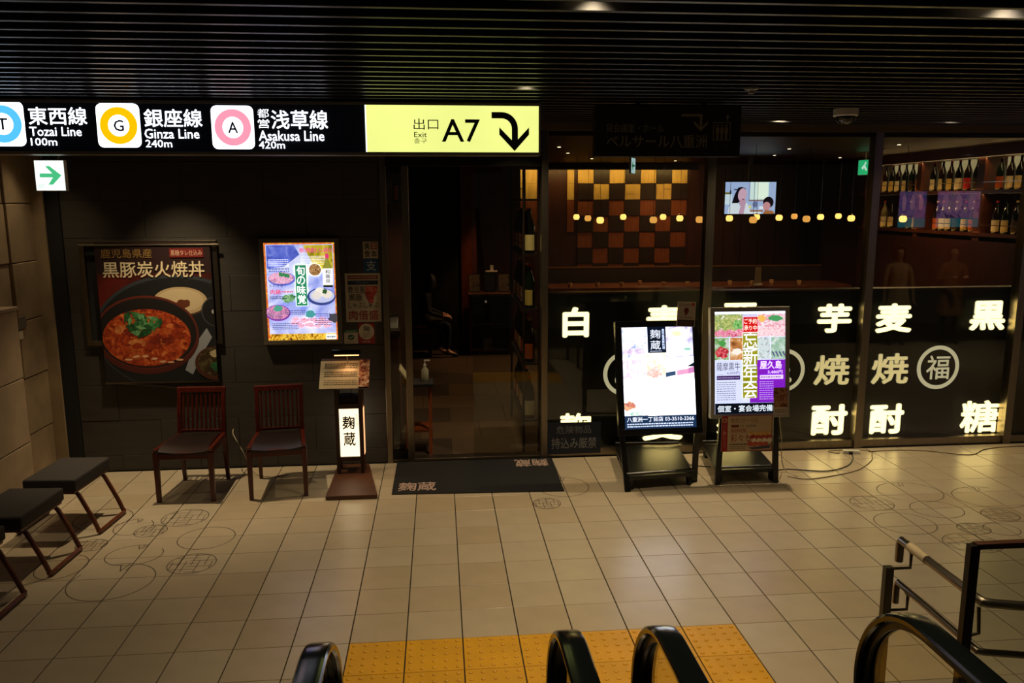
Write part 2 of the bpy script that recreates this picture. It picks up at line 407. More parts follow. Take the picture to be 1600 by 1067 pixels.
post('sidelight_sill', 0.072, 0.205, -0.01, 0.05, 0.022, 0.10, fr, DKSTEEL)
MB().box(0.072, 0.205, 0.016, 0.026, 0.10, 2.605).build('pane', GLASS, fr)
MB().box(0.80, 1.40, 0.05, 0.06, 0.03, 2.60).build('sliding_pane', GLASS, fr)
xs = [1.462, 2.905, 4.42, 5.915, 7.45]
for n in range(4):
    w = thing('window_%d' % (n+1), 'floor to ceiling shop window bay with slim steel mullion', 'window', (0, 3.05, 0)); w['kind'] = 'structure'
    a, b = xs[n], xs[n+1]
    post('mullion', b-0.038, b+0.038, -0.045, 0.06, 0, 2.90, w)
    a2 = a+(0.038 if n else 0.0)
    post('bottom_rail', a2, b-0.038, -0.02, 0.05, 0.0, 0.075, w); post('top_rail', a2, b-0.038, -0.01, 0.05, 2.86, 2.90, w, DKSTEEL)
    MB().box(a2, b-0.038, 0.0, 0.010, 0.075, 2.86).build('pane', GLASS, w)

# ---- black backlit lettering panel behind the glass
LET = mat('backlit_cream_acrylic', '#fff4cc', 0.5, emit=0.85, vary=0.0)
DIM = mat('backlit_cream_acrylic_soft', '#ece0ba', 0.5, emit=0.6, vary=0.0)
SOFT = mat('backlit_cream_acrylic_faint', '#e6dcba', 0.5, emit=0.3, vary=0.0)
PANEL = mat('black_film_panel', '#0c0b0a', 0.28, spec=0.6, vary=0.04)
lp = thing('lettering_panel', 'long black panel behind the shop windows with glowing shochu characters', 'sign', (0, 3.125, 0))
MB().box(1.465, 7.40, 0, 0.035, 0.05, 1.485).build('panel', PANEL, lp)
MB().box(1.465, 7.40, -0.006, 0.12, 1.485, 1.50).build('ledge', mat('dark_bronze_ledge', '#2e1c10', 0.35), lp)
def character(ch, x0, x1, z0, z1, m, zcut=None):
    vs, fs, dy = text_mesh(ch, 0.05 if ch in '糖焼麹栗' else 0.085); b = MB()
    P = [(x0+u*(x1-x0), z0+v*(z1-z0)) for u, v in vs]
    b.add([(p[0], -0.008, p[1]) for p in P], [f for f in fs]); b.add([(p[0], -0.001, p[1]) for p in P], fs)
    edge = {}
    for f in fs:
        for i in range(len(f)): e = (f[i], f[(i+1) % len(f)]); edge[e] = 1
    for (i, j) in list(edge):
        if (j, i) not in edge: b.add([(P[i][0], -0.008, P[i][1]), (P[j][0], -0.008, P[j][1]), (P[j][0], -0.001, P[j][1]), (P[i][0], -0.001, P[i][1])], [(0, 1, 2, 3)])
    return b.build('character', m, lp)
for ch, x0, x1, z0, z1, m in [('白', 1.61, 1.855, 1.09, 1.37, LET), ('麹', 1.585, 1.885, 0.10, 0.385, LET),
        ('麦', 2.38, 2.72, 1.09, 1.375, LET), ('麦', 2.37, 2.76, 0.10, 0.38, LET), ('栗', 3.10, 3.42, 1.10, 1.385, LET), ('麹', 3.08, 3.40, 0.14, 0.42, LET),
        ('芋', 4.0, 4.335, 1.09, 1.365, LET), ('焼', 4.0, 4.35, 0.59, 0.882, SOFT), ('酎', 4.0, 4.36, 0.10, 0.405, LET),
        ('麦', 4.57, 4.93, 1.08, 1.36, LET), ('焼', 4.565, 4.935, 0.587, 0.885, SOFT), ('酎', 4.58, 4.926, 0.096, 0.396, LET),
        ('黒', 5.50, 5.86, 1.087, 1.372, LET), ('糖', 5.50, 5.893, 0.082, 0.403, LET)]:
    character(ch, x0, x1, z0, z1, m)
def emblem(cx, cz, r, draw):
    p = Print(); p.ring(cx, cz, r*0.82, r, DIM); draw(p, cx, cz, r); return p.build('emblem', lp, (0, -0.004, 0))
def em_fuku(p, cx, cz, r): p.text('福', cx-r*0.55, cx+r*0.55, cz-r*0.55, cz+r*0.55, DIM, 0.02)
def em_drop(p, cx, cz, r):
    p.ell(cx-0.01, cz-r*0.28, r*0.42, r*0.36, DIM); p.ell(cx+r*0.3, cz+r*0.35, r*0.3, r*0.3, DIM)
def em_face(p, cx, cz, r):
    p.ell(cx, cz+r*0.45, r*0.24, r*0.24, DIM); p.ell(cx, cz, r*0.30, r*0.26, DIM); p.ell(cx, cz-r*0.45, r*0.40, r*0.20, DIM)
emblem(5.228, 0.738, 0.212, em_fuku); emblem(2.20, 0.745, 0.208, em_drop); emblem(3.705, 0.742, 0.205, em_face)

# ================================================================== SIGNS OVERHEAD
FRAMEM = mat('grey_sign_frame', '#8f887a', 0.4, metal=0.6)
W_ = ink('#f2f6ff', 2.3); NAVY = ink('#050b16', 0.12); BLK = ink('#060606', 0.0)
s = thing('station_sign', 'long backlit subway direction sign with line symbols and yellow exit panel', 'sign', (0, 1.4, 0))
MB().box(-2.75, 1.192, 0.004, 0.16, 2.604, 2.934).build('housing', FRAMEM, s, bevel=0.003)
MB().box(-2.75, 1.192, -0.012, 0.004, 2.604, 2.622).build('bottom_rail', FRAMEM, s); MB().box(-2.75, 1.192, -0.012, 0.004, 2.916, 2.934).build('top_rail', FRAMEM, s)
MB().box(1.176, 1.192, -0.012, 0.004, 2.622, 2.916).build('end_cap', FRAMEM, s)
for x in (-1.9, -0.55, 0.9): MB().box(x-0.02, x+0.02, 0.06, 0.10, 2.93, 3.2).build('hanger', FRAMEM, s)
p = Print(); p.rect(-2.74, 0.058, 2.622, 2.916, NAVY)
for cx, z, col, ch in ((-2.158, 2.786, '#4fb6ea', 'T'), (-1.468, 2.78, '#ffb400', 'G'), (-0.773, 2.772, '#ff8fa6', 'A')):
    p.rrect(cx-0.131, cx+0.131, z-0.134, z+0.134, 0.035, W_); p.ell(cx, z, 0.113, 0.113, ink(col, 1.25)); p.ell(cx, z, 0.064, 0.066, W_)
    p.text(ch, cx-0.031, cx+0.031, z-0.035, z+0.035, ink('#0a1230', 0.1), 0.03)
p.text('東西線', -2.001, -1.654, 2.782, 2.889, W_, 0.02); p.text('Tozai Line', -2.003, -1.694, 2.715, 2.77, W_, 0.013); p.text('100m', -2.001, -1.845, 2.657, 2.703, W_, 0.008)
p.text('銀座線', -1.312, -0.958, 2.772, 2.882, W_, 0.02); p.text('Ginza Line', -1.315, -0.982, 2.702, 2.762, W_, 0.013); p.text('240m', -1.313, -1.152, 2.648, 2.694, W_, 0.008)
p.text('都', -0.616, -0.545, 2.832, 2.887, W_); p.text('営', -0.616, -0.545, 2.769, 2.824, W_)
p.text('浅草線', -0.533, -0.179, 2.763, 2.88, W_, 0.02); p.text('Asakusa Line', -0.615, -0.206, 2.69, 2.754, W_, 0.013); p.text('420m', -0.617, -0.455, 2.642, 2.688, W_, 0.008)
YE = mat('backlit_yellow_exit_panel', '#eef68c', 0.5, emit=1.05, vary=0.10, scale=1.2)
p.rect(0.058, 1.176, 2.622, 2.916, YE); p.rect(0.056, 0.064, 2.622, 2.916, ink('#f4fff0', 1.6))
K = ink('#0a0c06', 0.0); KG = ink('#6f7424', 0.1)
p.text('出口', 0.364, 0.523, 2.764, 2.834, K); p.text('Exit', 0.366, 0.448, 2.716, 2.750, K, 0.01); p.text('출구', 0.365, 0.447, 2.678, 2.710, KG)
p.text('A7', 0.545, 0.792, 2.687, 2.831, K, 0.015)
def arrow(p, m):
    o_ = []; i_ = []
    for k in range(9):
        a = R(90-10*k*1.125); o_.append((0.935+0.105*math.cos(a), 2.772+0.105*math.sin(a))); i_.append((0.935+0.065*math.cos(a), 2.772+0.065*math.sin(a)))
    p.rect(0.868, 0.935, 2.837, 2.877, m)
    for k in range(8): p.poly([o_[k], i_[k], i_[k+1], o_[k+1]], m)
    p.rect(1.0, 1.04, 2.66, 2.775, m)
    p.poly([(0.918, 2.735), (0.918, 2.782), (1.018, 2.682), (1.018, 2.63)], m); p.poly([(1.018, 2.63), (1.018, 2.682), (1.113, 2.782), (1.113, 2.735)], m)
arrow(p, K)
p.build('face', s)

s = thing('hall_sign', 'unlit black hanging sign with grey lettering and lift pictogram', 'sign', (0, 1.4, 0))
MB().box(1.556, 2.542, 0.002, 0.10, 2.598, 2.926).build('housing', MATTEBLACK, s, bevel=0.003)
for x in (1.85, 2.30): MB().box(x-0.012, x+0.012, 0.04, 0.065, 2.92, 3.2).build('hanger', MATTEBLACK, s)
GT = ink('#7d7355'); GD = ink('#3a3a4a'); q = lambda x: 0.509+(x-0.509)*0.9074; qz = lambda z: 2.3+(z-2.3)*0.9074
p = Print()
p.text('貸会議室・ホール', q(1.738), q(2.167), qz(2.80), qz(2.861), GT); p.build('lettering', s); p = Print(); p.text('ベルサール八重洲', q(1.744), q(2.494), qz(2.691), qz(2.784), GT, 0.015)
p.build('lettering', s); p = Print()
x0, x1, z0, z1 = q(2.297), q(2.494), qz(2.81), qz(2.932); xc = q(2.445)
p.rect(x0, xc+0.008, z1-0.016, z1, GT); p.rect(xc-0.008, xc+0.008, z0+0.02, z1, GT)
p.poly([(xc-0.045, z0+0.045), (xc-0.045, z0+0.066), (xc, z0+0.02), (xc, z0)], GT); p.poly([(xc, z0), (xc, z0+0.02), (xc+0.045, z0+0.066), (xc+0.045, z0+0.045)], GT)
p.build('arrow', s); p = Print()
a, b, c, d = q(2.539), q(2.671), qz(2.745), qz(2.875)
for e in ((a, b, c, c+0.005), (a, b, d-0.005, d), (a, a+0.005, c, d), (b-0.005, b, c, d)): p.rect(*e, GT)
for k in range(3):
    xm = a+(b-a)*(0.25+0.25*k); p.ell(xm, d-0.022, 0.007, 0.007, GT, 12); p.rect(xm-0.011, xm+0.011, c+0.045, d-0.034, GT); p.rect(xm-0.007, xm+0.007, c+0.008, c+0.048, GT)
xm = q(2.644); z = qz(2.885); p.rect(xm-0.004, xm+0.004, z, z+0.03, GT); p.poly([(xm-0.014, z+0.022), (xm+0.014, z+0.022), (xm, z+0.042)], GT)
p.text('2・3F', q(2.555), q(2.66), qz(2.672), qz(2.725), GD)
p.build('lift_pictogram', s)

s = thing('arrow_sign', 'small square white emergency exit sign with green right arrow', 'sign', (-2.268, 2.2, 2.395))
MB().box(-0.103, 0.103, 0.002, 0.05, -0.005, 0.215).build('housing', WHITEPL, s, bevel=0.003)
for x in (-0.06, 0.06): MB().box(x-0.006, x+0.006, 0.02, 0.032, 0.215, 0.80).build('hanger', FRAMEM, s)
p = Print(); p.rect(-0.1, 0.1, 0.0, 0.21, ink('#f2fff8', 1.25)); G = ink('#4fcf8c', 0.85)
p.rect(-0.07, 0.03, 0.092, 0.12, G); p.poly([(-0.028, 0.172), (0.002, 0.172), (0.08, 0.106), (0.03, 0.106)], G); p.poly([(0.03, 0.106), (0.08, 0.106), (0.016, 0.04), (-0.016, 0.04)], G)
p.text('出口', -0.084, -0.046, 0.018, 0.045, G); p.build('face', s)

s = thing('dome_camera', 'white half dome security camera on the slatted ceiling', 'camera', (3.43, 1.72, H))
MB().lathe([(0.085, 0.0), (0.085, -0.045), (0.078, -0.052)], 24).build('housing', WHITEPL, s, smooth=True)
MB().lathe([(0.07, -0.05)]+[(0.07*math.cos(R(a)), -0.05-0.06*math.sin(R(a))) for a in (20, 40, 60, 80)]+[(0.0005, -0.11)], 24).build('dome', mat('smoked_dome', '#1a1614', 0.1), s, smooth=True)
s = thing('fire_detector', 'small flat fire detector between the ceiling slats', 'detector', (2.33, 0.70, H))
MB().lathe([(0.04, 0.0), (0.04, -0.012), (0.02, -0.02), (0.018, -0.035), (0.0005, -0.035)], 20).build('body', mat('grey_plastic', '#7d776c', 0.5), s, smooth=True)
MB().box(-0.006, 0.006, -0.006, 0.006, 0, 0.25).build('stem', BLACKPL, s)

# ================================================================== PICTURES ON THE DARK TILE WALL
s = thing('display_frame', 'steel display frame on the dark wall behind the hanging rice bowl banner', 'frame', (-1.9, 3.018, 0))
for a in ((-0.555, -0.515, 1.115, 1.995), (0.515, 0.555, 1.115, 1.995)): MB().box(a[0], a[1], -0.025, 0, a[2], a[3]).build('side_rail', STEEL, s, bevel=0.002)
MB().box(-0.515, 0.515, -0.025, 0, 1.955, 1.995).build('top_rail', STEEL, s, bevel=0.002); MB().box(-0.515, 0.515, -0.025, 0, 1.115, 1.155).build('bottom_rail', STEEL, s, bevel=0.002)
MB().box(-0.515, 0.515, -0.008, -0.001, 1.155, 1.955).build('backing', MATTEBLACK, s)

s = thing('rice_bowl_banner', 'hanging banner with a pork rice bowl picture and gold brush lettering', 'banner', (-2.325, 2.975, 0.795))
BW, BH = 0.93, 1.185
MB().box(0, BW, 0.002, 0.006, 0, BH).build('cloth', mat('banner_cloth', '#2a0a08', 0.7), s)
MB().tube([(-0.13, 0.0, 1.165), (1.0, 0.0, 1.165)], 0.008, 8).build('hanging_rod', STEEL, s)
MB().box(-0.005, BW+0.005, -0.004, 0.01, -0.008, 0.006).build('bottom_bar', STEEL, s)
p = Print((0.004, BW-0.004, 0.008, BH-0.004)); I = ink
p.rect(0, BW, 0, BH, food('banner_red_ground', ['#3a0d08', '#5a140b', '#6d1b0e'], 1.5)); p.rect(0, BW, 0.93, BH, I('#240908')); p.rect(0, BW, 0, 0.42, I('#14100f'))
p.ell(0.62, 0.42, 0.68, 0.50, I('#2b3138')); p.ell(0.62, 0.41, 0.665, 0.48, I('#0b0d10'))
p.poly([(0.70, 0.0), (0.95, 0.0), (0.95, 0.6), (0.80, 0.48), (0.72, 0.2)], I('#0a0d14')); p.poly([(0.66, 0.10), (0.74, 0.3), (0.86, 0.46), (0.90, 0.38), (0.80, 0.22), (0.72, 0.06)], I('#8e939a'))
p.ell(0.665, 0.685, 0.225, 0.12, I('#4a3724')); p.ell(0.66, 0.695, 0.22, 0.118, I('#b9a27c')); p.ell(0.66, 0.70, 0.19, 0.095, I('#c8b48f')); p.blob(0.68, 0.675, 0.058, 0.036, I('#5e2c10'))
p.ell(0.955, 0.60, 0.13, 0.13, I('#3a3d42')); p.ell(0.957, 0.60, 0.122, 0.122, I('#070809')); p.ell(0.93, 0.60, 0.02, 0.02, I('#a9a9a9'))
p.ell(0.37, 0.40, 0.425, 0.33, I('#4a150b')); p.ell(0.37, 0.415, 0.405, 0.295, I('#0d0706')); p.ell(0.37, 0.43, 0.42, 0.315, I('#5b1d0f')); p.ell(0.37, 0.425, 0.405, 0.30, I('#0e0807'))
PORK = food('grilled_pork_print', ['#3b0f07', '#8f2c0d', '#b5481a', '#d07a3c'], 11, dist=2.5)
p.ell(0.365, 0.385, 0.36, 0.245, PORK)
for k in range(26):
    a = random.uniform(0, 6.28); r = random.uniform(0.2, 0.92)
    p.blob(0.365+0.33*r*math.cos(a), 0.385+0.21*r*math.sin(a), random.uniform(0.03, 0.075), random.uniform(0.02, 0.04), food('pork_slice_%d' % (k % 4), [['#6b1d0a', '#a63a12'], ['#8f2f0e', '#c4622a'], ['#541507', '#8d2c10'], ['#a04a1c', '#d58a4b']][k % 4], 24), 14)
for k in range(7): p.blob(0.2+0.07*k, 0.2+0.03*math.sin(k), 0.03, 0.01, I('#d6a27a'), 10)
GR = [food('herb_print_%d' % k, c, 22) for k, c in enumerate((['#12351d', '#2b6b39'], ['#1c4a27', '#4a8f52'], ['#0d2a15', '#1f5a2d'], ['#3c7a44', '#7fb07a']))]
for k in range(30):
    a = random.uniform(0, 6.28); r = random.uniform(0, 1); cx = 0.35+0.15*r*math.cos(a); cy = 0.52+0.10*r*math.sin(a); L = random.uniform(0.035, 0.07); t = random.uniform(0, 6.28); w = L*0.5
    p.poly([(cx+L*math.cos(t), cy+L*math.sin(t)), (cx+w*math.cos(t+1.2), cy+w*math.sin(t+1.2)), (cx-L*math.cos(t), cy-L*math.sin(t)), (cx+w*math.cos(t-1.2), cy+w*math.sin(t-1.2))], GR[k % 4])
p.ell(0.93, 0.155, 0.185, 0.15, I('#4a2414')); p.ell(0.935, 0.17, 0.165, 0.125, food('soup_print', ['#1a1208', '#3c2b12', '#6d6640'], 16)); p.blob(0.92, 0.24, 0.05, 0.03, I('#b3a581')); p.blob(0.93, 0.13, 0.06, 0.04, GR[0])
GOLD = I('#8a6a34'); CREAM = I('#d8c8a4')
p.text('鹿児島県産', 0.05, 0.46, 1.058, 1.135, GOLD, 0.012)
p.rect(0.60, 0.875, 1.06, 1.135, I('#6b100c')); p.text('黒糖タレ仕込み', 0.61, 0.865, 1.075, 1.122, I('#c9a78c'), 0.005)
p.text('黒豚炭火焼丼', 0.055, 0.875, 0.895, 1.03, CREAM, 0.02)
p.build('picture', s)

LB = 0.95
s = thing('menu_lightbox', 'backlit seasonal menu poster in a grey frame on the dark wall', 'lightbox', (-0.995, 2.985, 1.10)); bw, bh = 0.66, 0.905
MB().box(0, bw, 0.004, 0.034, 0, bh).build('case', mat('grey_lightbox_frame', '#6b6355', 0.45, metal=0.3), s, bevel=0.003)
for a in ((0, bw, 0, 0.036), (0, bw, bh-0.036, bh), (0, 0.036, 0.036, bh-0.036), (bw-0.036, bw, 0.036, bh-0.036)): MB().box(a[0], a[1], -0.012, 0.004, a[2], a[3]).build('frame_bar', mat('grey_lightbox_frame', '#6b6355'), s, bevel=0.002)
x0, x1, y0, y1 = 0.036, bw-0.036, 0.036, bh-0.036; p = Print((x0, x1, y0, y1)); L = lambda h, e=1.0: ink(h, e*LB)
p.rect(x0, x1, y0, y1, food('lightbox_border', ['#ffd23a', '#e0512a', '#f7a81e'], 30, LB))
p.rect(x0+0.014, x1-0.012, y0+0.05, y1-0.014, food('lightbox_blue_ground', ['#8796e8', '#c4ccfa', '#eceeff'], 4, LB))
p.rect(x0+0.02, x1-0.018, y0, y0+0.055, food('lightbox_autumn_strip', ['#3a2410', '#c98a1a', '#ffd84a', '#6b2c10'], 25, LB))
p.poly([(x0+0.02, y1-0.02), (0.29, y1-0.02), (0.33, y1-0.1), (0.2, y1-0.2), (x0+0.02, y1-0.22)], food('lightbox_blue_corner', ['#2d3f9a', '#5a6ad0', '#a4b0f4'], 6, LB))
p.poly([(0.36, y1-0.02), (x1-0.018, y1-0.02), (x1-0.018, 0.64), (0.46, 0.64)], food('lightbox_gold_corner', ['#7d7210', '#c6b32a', '#e4d778'], 6, LB))
p.text('新焼酎入荷!!', 0.33, 0.60, 0.785, 0.825, L('#e83a8c'), 0.02)
p.dashes(0.34, 0.55, 0.68, 0.76, 6, L('#ffffff', 1.0), 0.35); p.dashes(0.07, 0.24, 0.67, 0.735, 4, L('#f4f6ff', 1.0), 0.4); p.dashes(0.07, 0.24, 0.62, 0.66, 2, L('#44508c'), 0.4)
p.ell(0.175, 0.565, 0.115, 0.06, L('#6a72d4')); p.ell(0.17, 0.572, 0.105, 0.05, food('lightbox_sashimi', ['#d8539a', '#f4c6e0', '#a03a8a'], 40, LB))
for k in range(7): p.blob(0.16+0.012*k, 0.605-0.002*k, 0.012, 0.018, L('#3a8a54'), 8, 0.4)
p.rect(0.285, 0.385, 0.33, 0.685, L('#f4fff6', 1.2)); p.rect(0.29, 0.38, 0.335, 0.68, L('#2f9a6e', 0.8)); p.vtext('旬の味覚', 0.30, 0.37, 0.35, 0.67, L('#ffffff', 1.3), 0.03, 0.06)
p.ell(0.455, 0.64, 0.055, 0.055, L('#ffffff', 1.2)); p.ell(0.455, 0.64, 0.05, 0.05, food('lightbox_brown_dish', ['#4a2a12', '#a2713a', '#e0c090'], 45, LB))
p.poly([(0.52, 0.50), (0.60, 0.50), (0.60, 0.66), (0.575, 0.72), (0.57, 0.78), (0.55, 0.78), (0.545, 0.72), (0.52, 0.66)], L('#9c9a3a', 0.9)); p.rect(0.545, 0.575, 0.735, 0.775, L('#e0407a')); p.rect(0.518, 0.602, 0.51, 0.65, L('#ffffff', 1.2)); p.rect(0.52, 0.6, 0.49, 0.505, L('#1a2040', 0.4)); p.vtext('和喜泉', 0.54, 0.582, 0.525, 0.64, L('#20242c', 0.2), 0.02)
p.text('旬菜', 0.07, 0.125, 0.535, 0.56, L('#3a4278', 0.5)); p.text('お刺身盛り', 0.07, 0.21, 0.495, 0.525, L('#3a4278', 0.6)); p.text('肉鍋', 0.075, 0.16, 0.435, 0.475, L('#e02a4a'), 0.02); p.dashes(0.17, 0.27, 0.445, 0.465, 1, L('#e05a7a'))
p.blob(0.23, 0.40, 0.06, 0.035, food('lightbox_greens', ['#1f5a34', '#6aa36a', '#c8e4c0'], 40, LB)); p.dashes(0.07, 0.19, 0.39, 0.42, 2, L('#3a4278', 0.5))
p.ell(0.50, 0.41, 0.12, 0.075, L('#3c4a8c')); p.ell(0.505, 0.418, 0.105, 0.06, L('#c6cdf4')); p.ell(0.49, 0.45, 0.045, 0.04, L('#f7f2e4')); p.ell(0.55, 0.43, 0.04, 0.035, L('#efe6d8')); p.ell(0.46, 0.42, 0.04, 0.035, L('#e9e2dc')); p.blob(0.53, 0.455, 0.022, 0.02, L('#3c6a3a', 0.7))
p.ell(0.13, 0.275, 0.105, 0.07, L('#7a3aa0')); p.ell(0.13, 0.28, 0.095, 0.06, food('lightbox_pink_bowl', ['#c43a8a', '#f0a0cc', '#6a3a7a', '#f8e4f4'], 40, LB)); p.blob(0.13, 0.315, 0.04, 0.025, L('#4aa08a'))
for k in range(16): p.blob(0.26+0.02*k, 0.19+0.03*math.sin(k*1.7), 0.03, 0.018, food('lightbox_prawn', ['#e06a9a', '#f8c8e0', '#f4a8b8'], 40, LB), 10, 0.4)
p.blob(0.40, 0.26, 0.04, 0.03, L('#4aa0a0')); p.blob(0.60, 0.23, 0.05, 0.04, L('#5a5a62', 0.6))
p.dashes(0.20, 0.36, 0.255, 0.30, 3, L('#4a5290', 0.6), 0.4); p.dashes(0.44, 0.58, 0.16, 0.27, 6, L('#4a5290', 0.6), 0.35); p.dashes(0.08, 0.30, 0.13, 0.19, 4, L('#4a5290', 0.6), 0.35)
p.rect(0.525, 0.615, 0.042, 0.085, L('#ffffff')); p.dashes(0.535, 0.605, 0.055, 0.072, 1, L('#5070a0', 0.4))
p.build('poster', s)

PAPER = ink('#b9ad96'); RED = ink('#8f1d1b'); INKB = ink('#14161c'); BLUE = ink('#16436e')
s = thing('food_sticker', 'small white wall sticker reading Japanese gourmet in black and red', 'sticker', (-0.135, 3.018, 1.83)); MB().box(0, 0.127, -0.0, 0.003, 0, 0.142).build('sheet', PAPER, s)
p = Print(); p.text('日', 0.068, 0.118, 0.075, 0.135, RED, 0.03); p.text('本', 0.068, 0.118, 0.01, 0.068, INKB, 0.02); p.text('美', 0.01, 0.06, 0.075, 0.135, INKB, 0.02); p.text('食', 0.01, 0.06, 0.01, 0.068, INKB, 0.02); p.build('lettering', s, (0, -0.001, 0))
s = thing('payment_sticker', 'small blue wall sticker with a pale payment symbol', 'sticker', (-0.135, 3.018, 1.705)); MB().box(0, 0.127, 0.0, 0.003, 0, 0.122).build('sheet', BLUE, s)
p = Print(); p.text('支', 0.022, 0.108, 0.02, 0.108, ink('#a7b0b5'), 0.02); p.build('symbol', s, (0, -0.001, 0))
s = thing('shabu_notice', 'cream paper notice for pork shabu-shabu with red bottom lettering', 'notice', (-0.297, 3.018, 1.28)); w, h = 0.302, 0.422
MB().box(0, w, -0.0, 0.004, 0, h).build('sheet', PAPER, s); p = Print((0, w, 0, h))
p.rect(0.022, w-0.022, h-0.05, h-0.018, ink('#7a2a20')); p.dashes(0.03, w-0.03, h-0.045, h-0.024, 1, ink('#b79a84')); p.rect(0.022, w-0.022, h-0.098, h-0.062, ink('#13283c')); p.text('ディナー', 0.10, 0.20, h-0.09, h-0.07, ink('#8fa0a8'))
p.poly([(0.17, h-0.11), (w-0.03, h-0.11), (w-0.03, h-0.16), (0.245, h-0.2), (0.235, h-0.26), (0.20, h-0.255), (0.17, h-0.18)], food('shabu_red_meat', ['#7a1c14', '#b03a2c', '#c97a6a'], 20))
p.text('鹿児島', 0.022, 0.165, h-0.172, h-0.11, INKB, 0.005); p.text('黒豚', 0.028, 0.145, h-0.238, h-0.18, INKB, 0.005); p.text('しゃぶしゃぶ', 0.022, w-0.022, h-0.302, h-0.25, INKB, 0.01); p.text('肉倍盛', 0.025, w-0.025, h-0.405, h-0.318, RED, 0.02); p.build('lettering', s, (0, -0.001, 0))
s = thing('safety_sticker', 'small cream sticker with a round green tick mark', 'sticker', (-0.322, 3.018, 1.09)); MB().box(0, 0.118, 0, 0.003, 0, 0.122).build('sheet', PAPER, s)
p = Print(); p.rect(0, 0.118, 0.098, 0.122, ink('#1f5a38')); p.dashes(0.012, 0.105, 0.102, 0.117, 1, ink('#8fb09a')); p.ell(0.06, 0.056, 0.028, 0.024, ink('#12503a')); p.poly([(0.044, 0.056), (0.05, 0.062), (0.058, 0.054), (0.074, 0.068), (0.078, 0.062), (0.058, 0.044)], PAPER); p.dashes(0.02, 0.1, 0.01, 0.022, 1, ink('#8a7a55')); p.build('symbol', s, (0, -0.001, 0))
s = thing('round_seal_sticker', 'red square sticker with a round cream seal and black brush mark', 'sticker', (-0.198, 3.018, 1.088)); MB().box(0, 0.138, 0, 0.003, 0, 0.18).build('sheet', RED, s)
p = Print(); p.ell(0.069, 0.106, 0.066, 0.07, PAPER); p.text('鍋', 0.043, 0.075, 0.11, 0.16, INKB, 0.01); p.text('祭', 0.075, 0.1, 0.105, 0.15, INKB, 0.01); p.dashes(0.03, 0.11, 0.055, 0.1, 3, ink('#8a7a60'), 0.35); p.dashes(0.03, 0.1, 0.01, 0.026, 1, PAPER); p.build('symbol', s, (0, -0.001, 0))
s = thing('no_hazard_notice', 'dark blue notice forbidding dangerous goods at the foot of the window', 'notice', (1.464, 3.0, 0.035)); MB().box(0, 0.49, 0, 0.004, 0, 0.295).build('sheet', ink('#06152b'), s)
p = Print(); p.text('危険物品', 0.08, 0.40, 0.19, 0.265, ink('#6f7278'), 0.01); p.text('持込み厳禁', 0.035, 0.45, 0.05, 0.155, ink('#7d8084'), 0.012); p.build('lettering', s, (0, -0.001, 0))
s = thing('wall_switch', 'small grey switch plate with white tag on the stone wall', 'switch', (-2.79, 2.63, 1.28)); MB().box(0, 0.012, -0.06, 0.06, 0.05, 0.14).build('plate', mat('grey_switch_plate', '#6f6a60', 0.5, metal=0.3), s); MB().box(0, 0.014, -0.07, -0.01, -0.03, 0.03).build('tag', PAPER, s)
m = MB(); m.tube([(-2.25, 2.985, 0.79), (-1.9, 2.99, 0.755), (-1.7, 2.995, 0.725)], 0.003, 6); o = m.build('banner_string', ink('#8d8168'), smooth=True); tag(o, 'thin pale string hanging below the rice bowl banner', 'string')

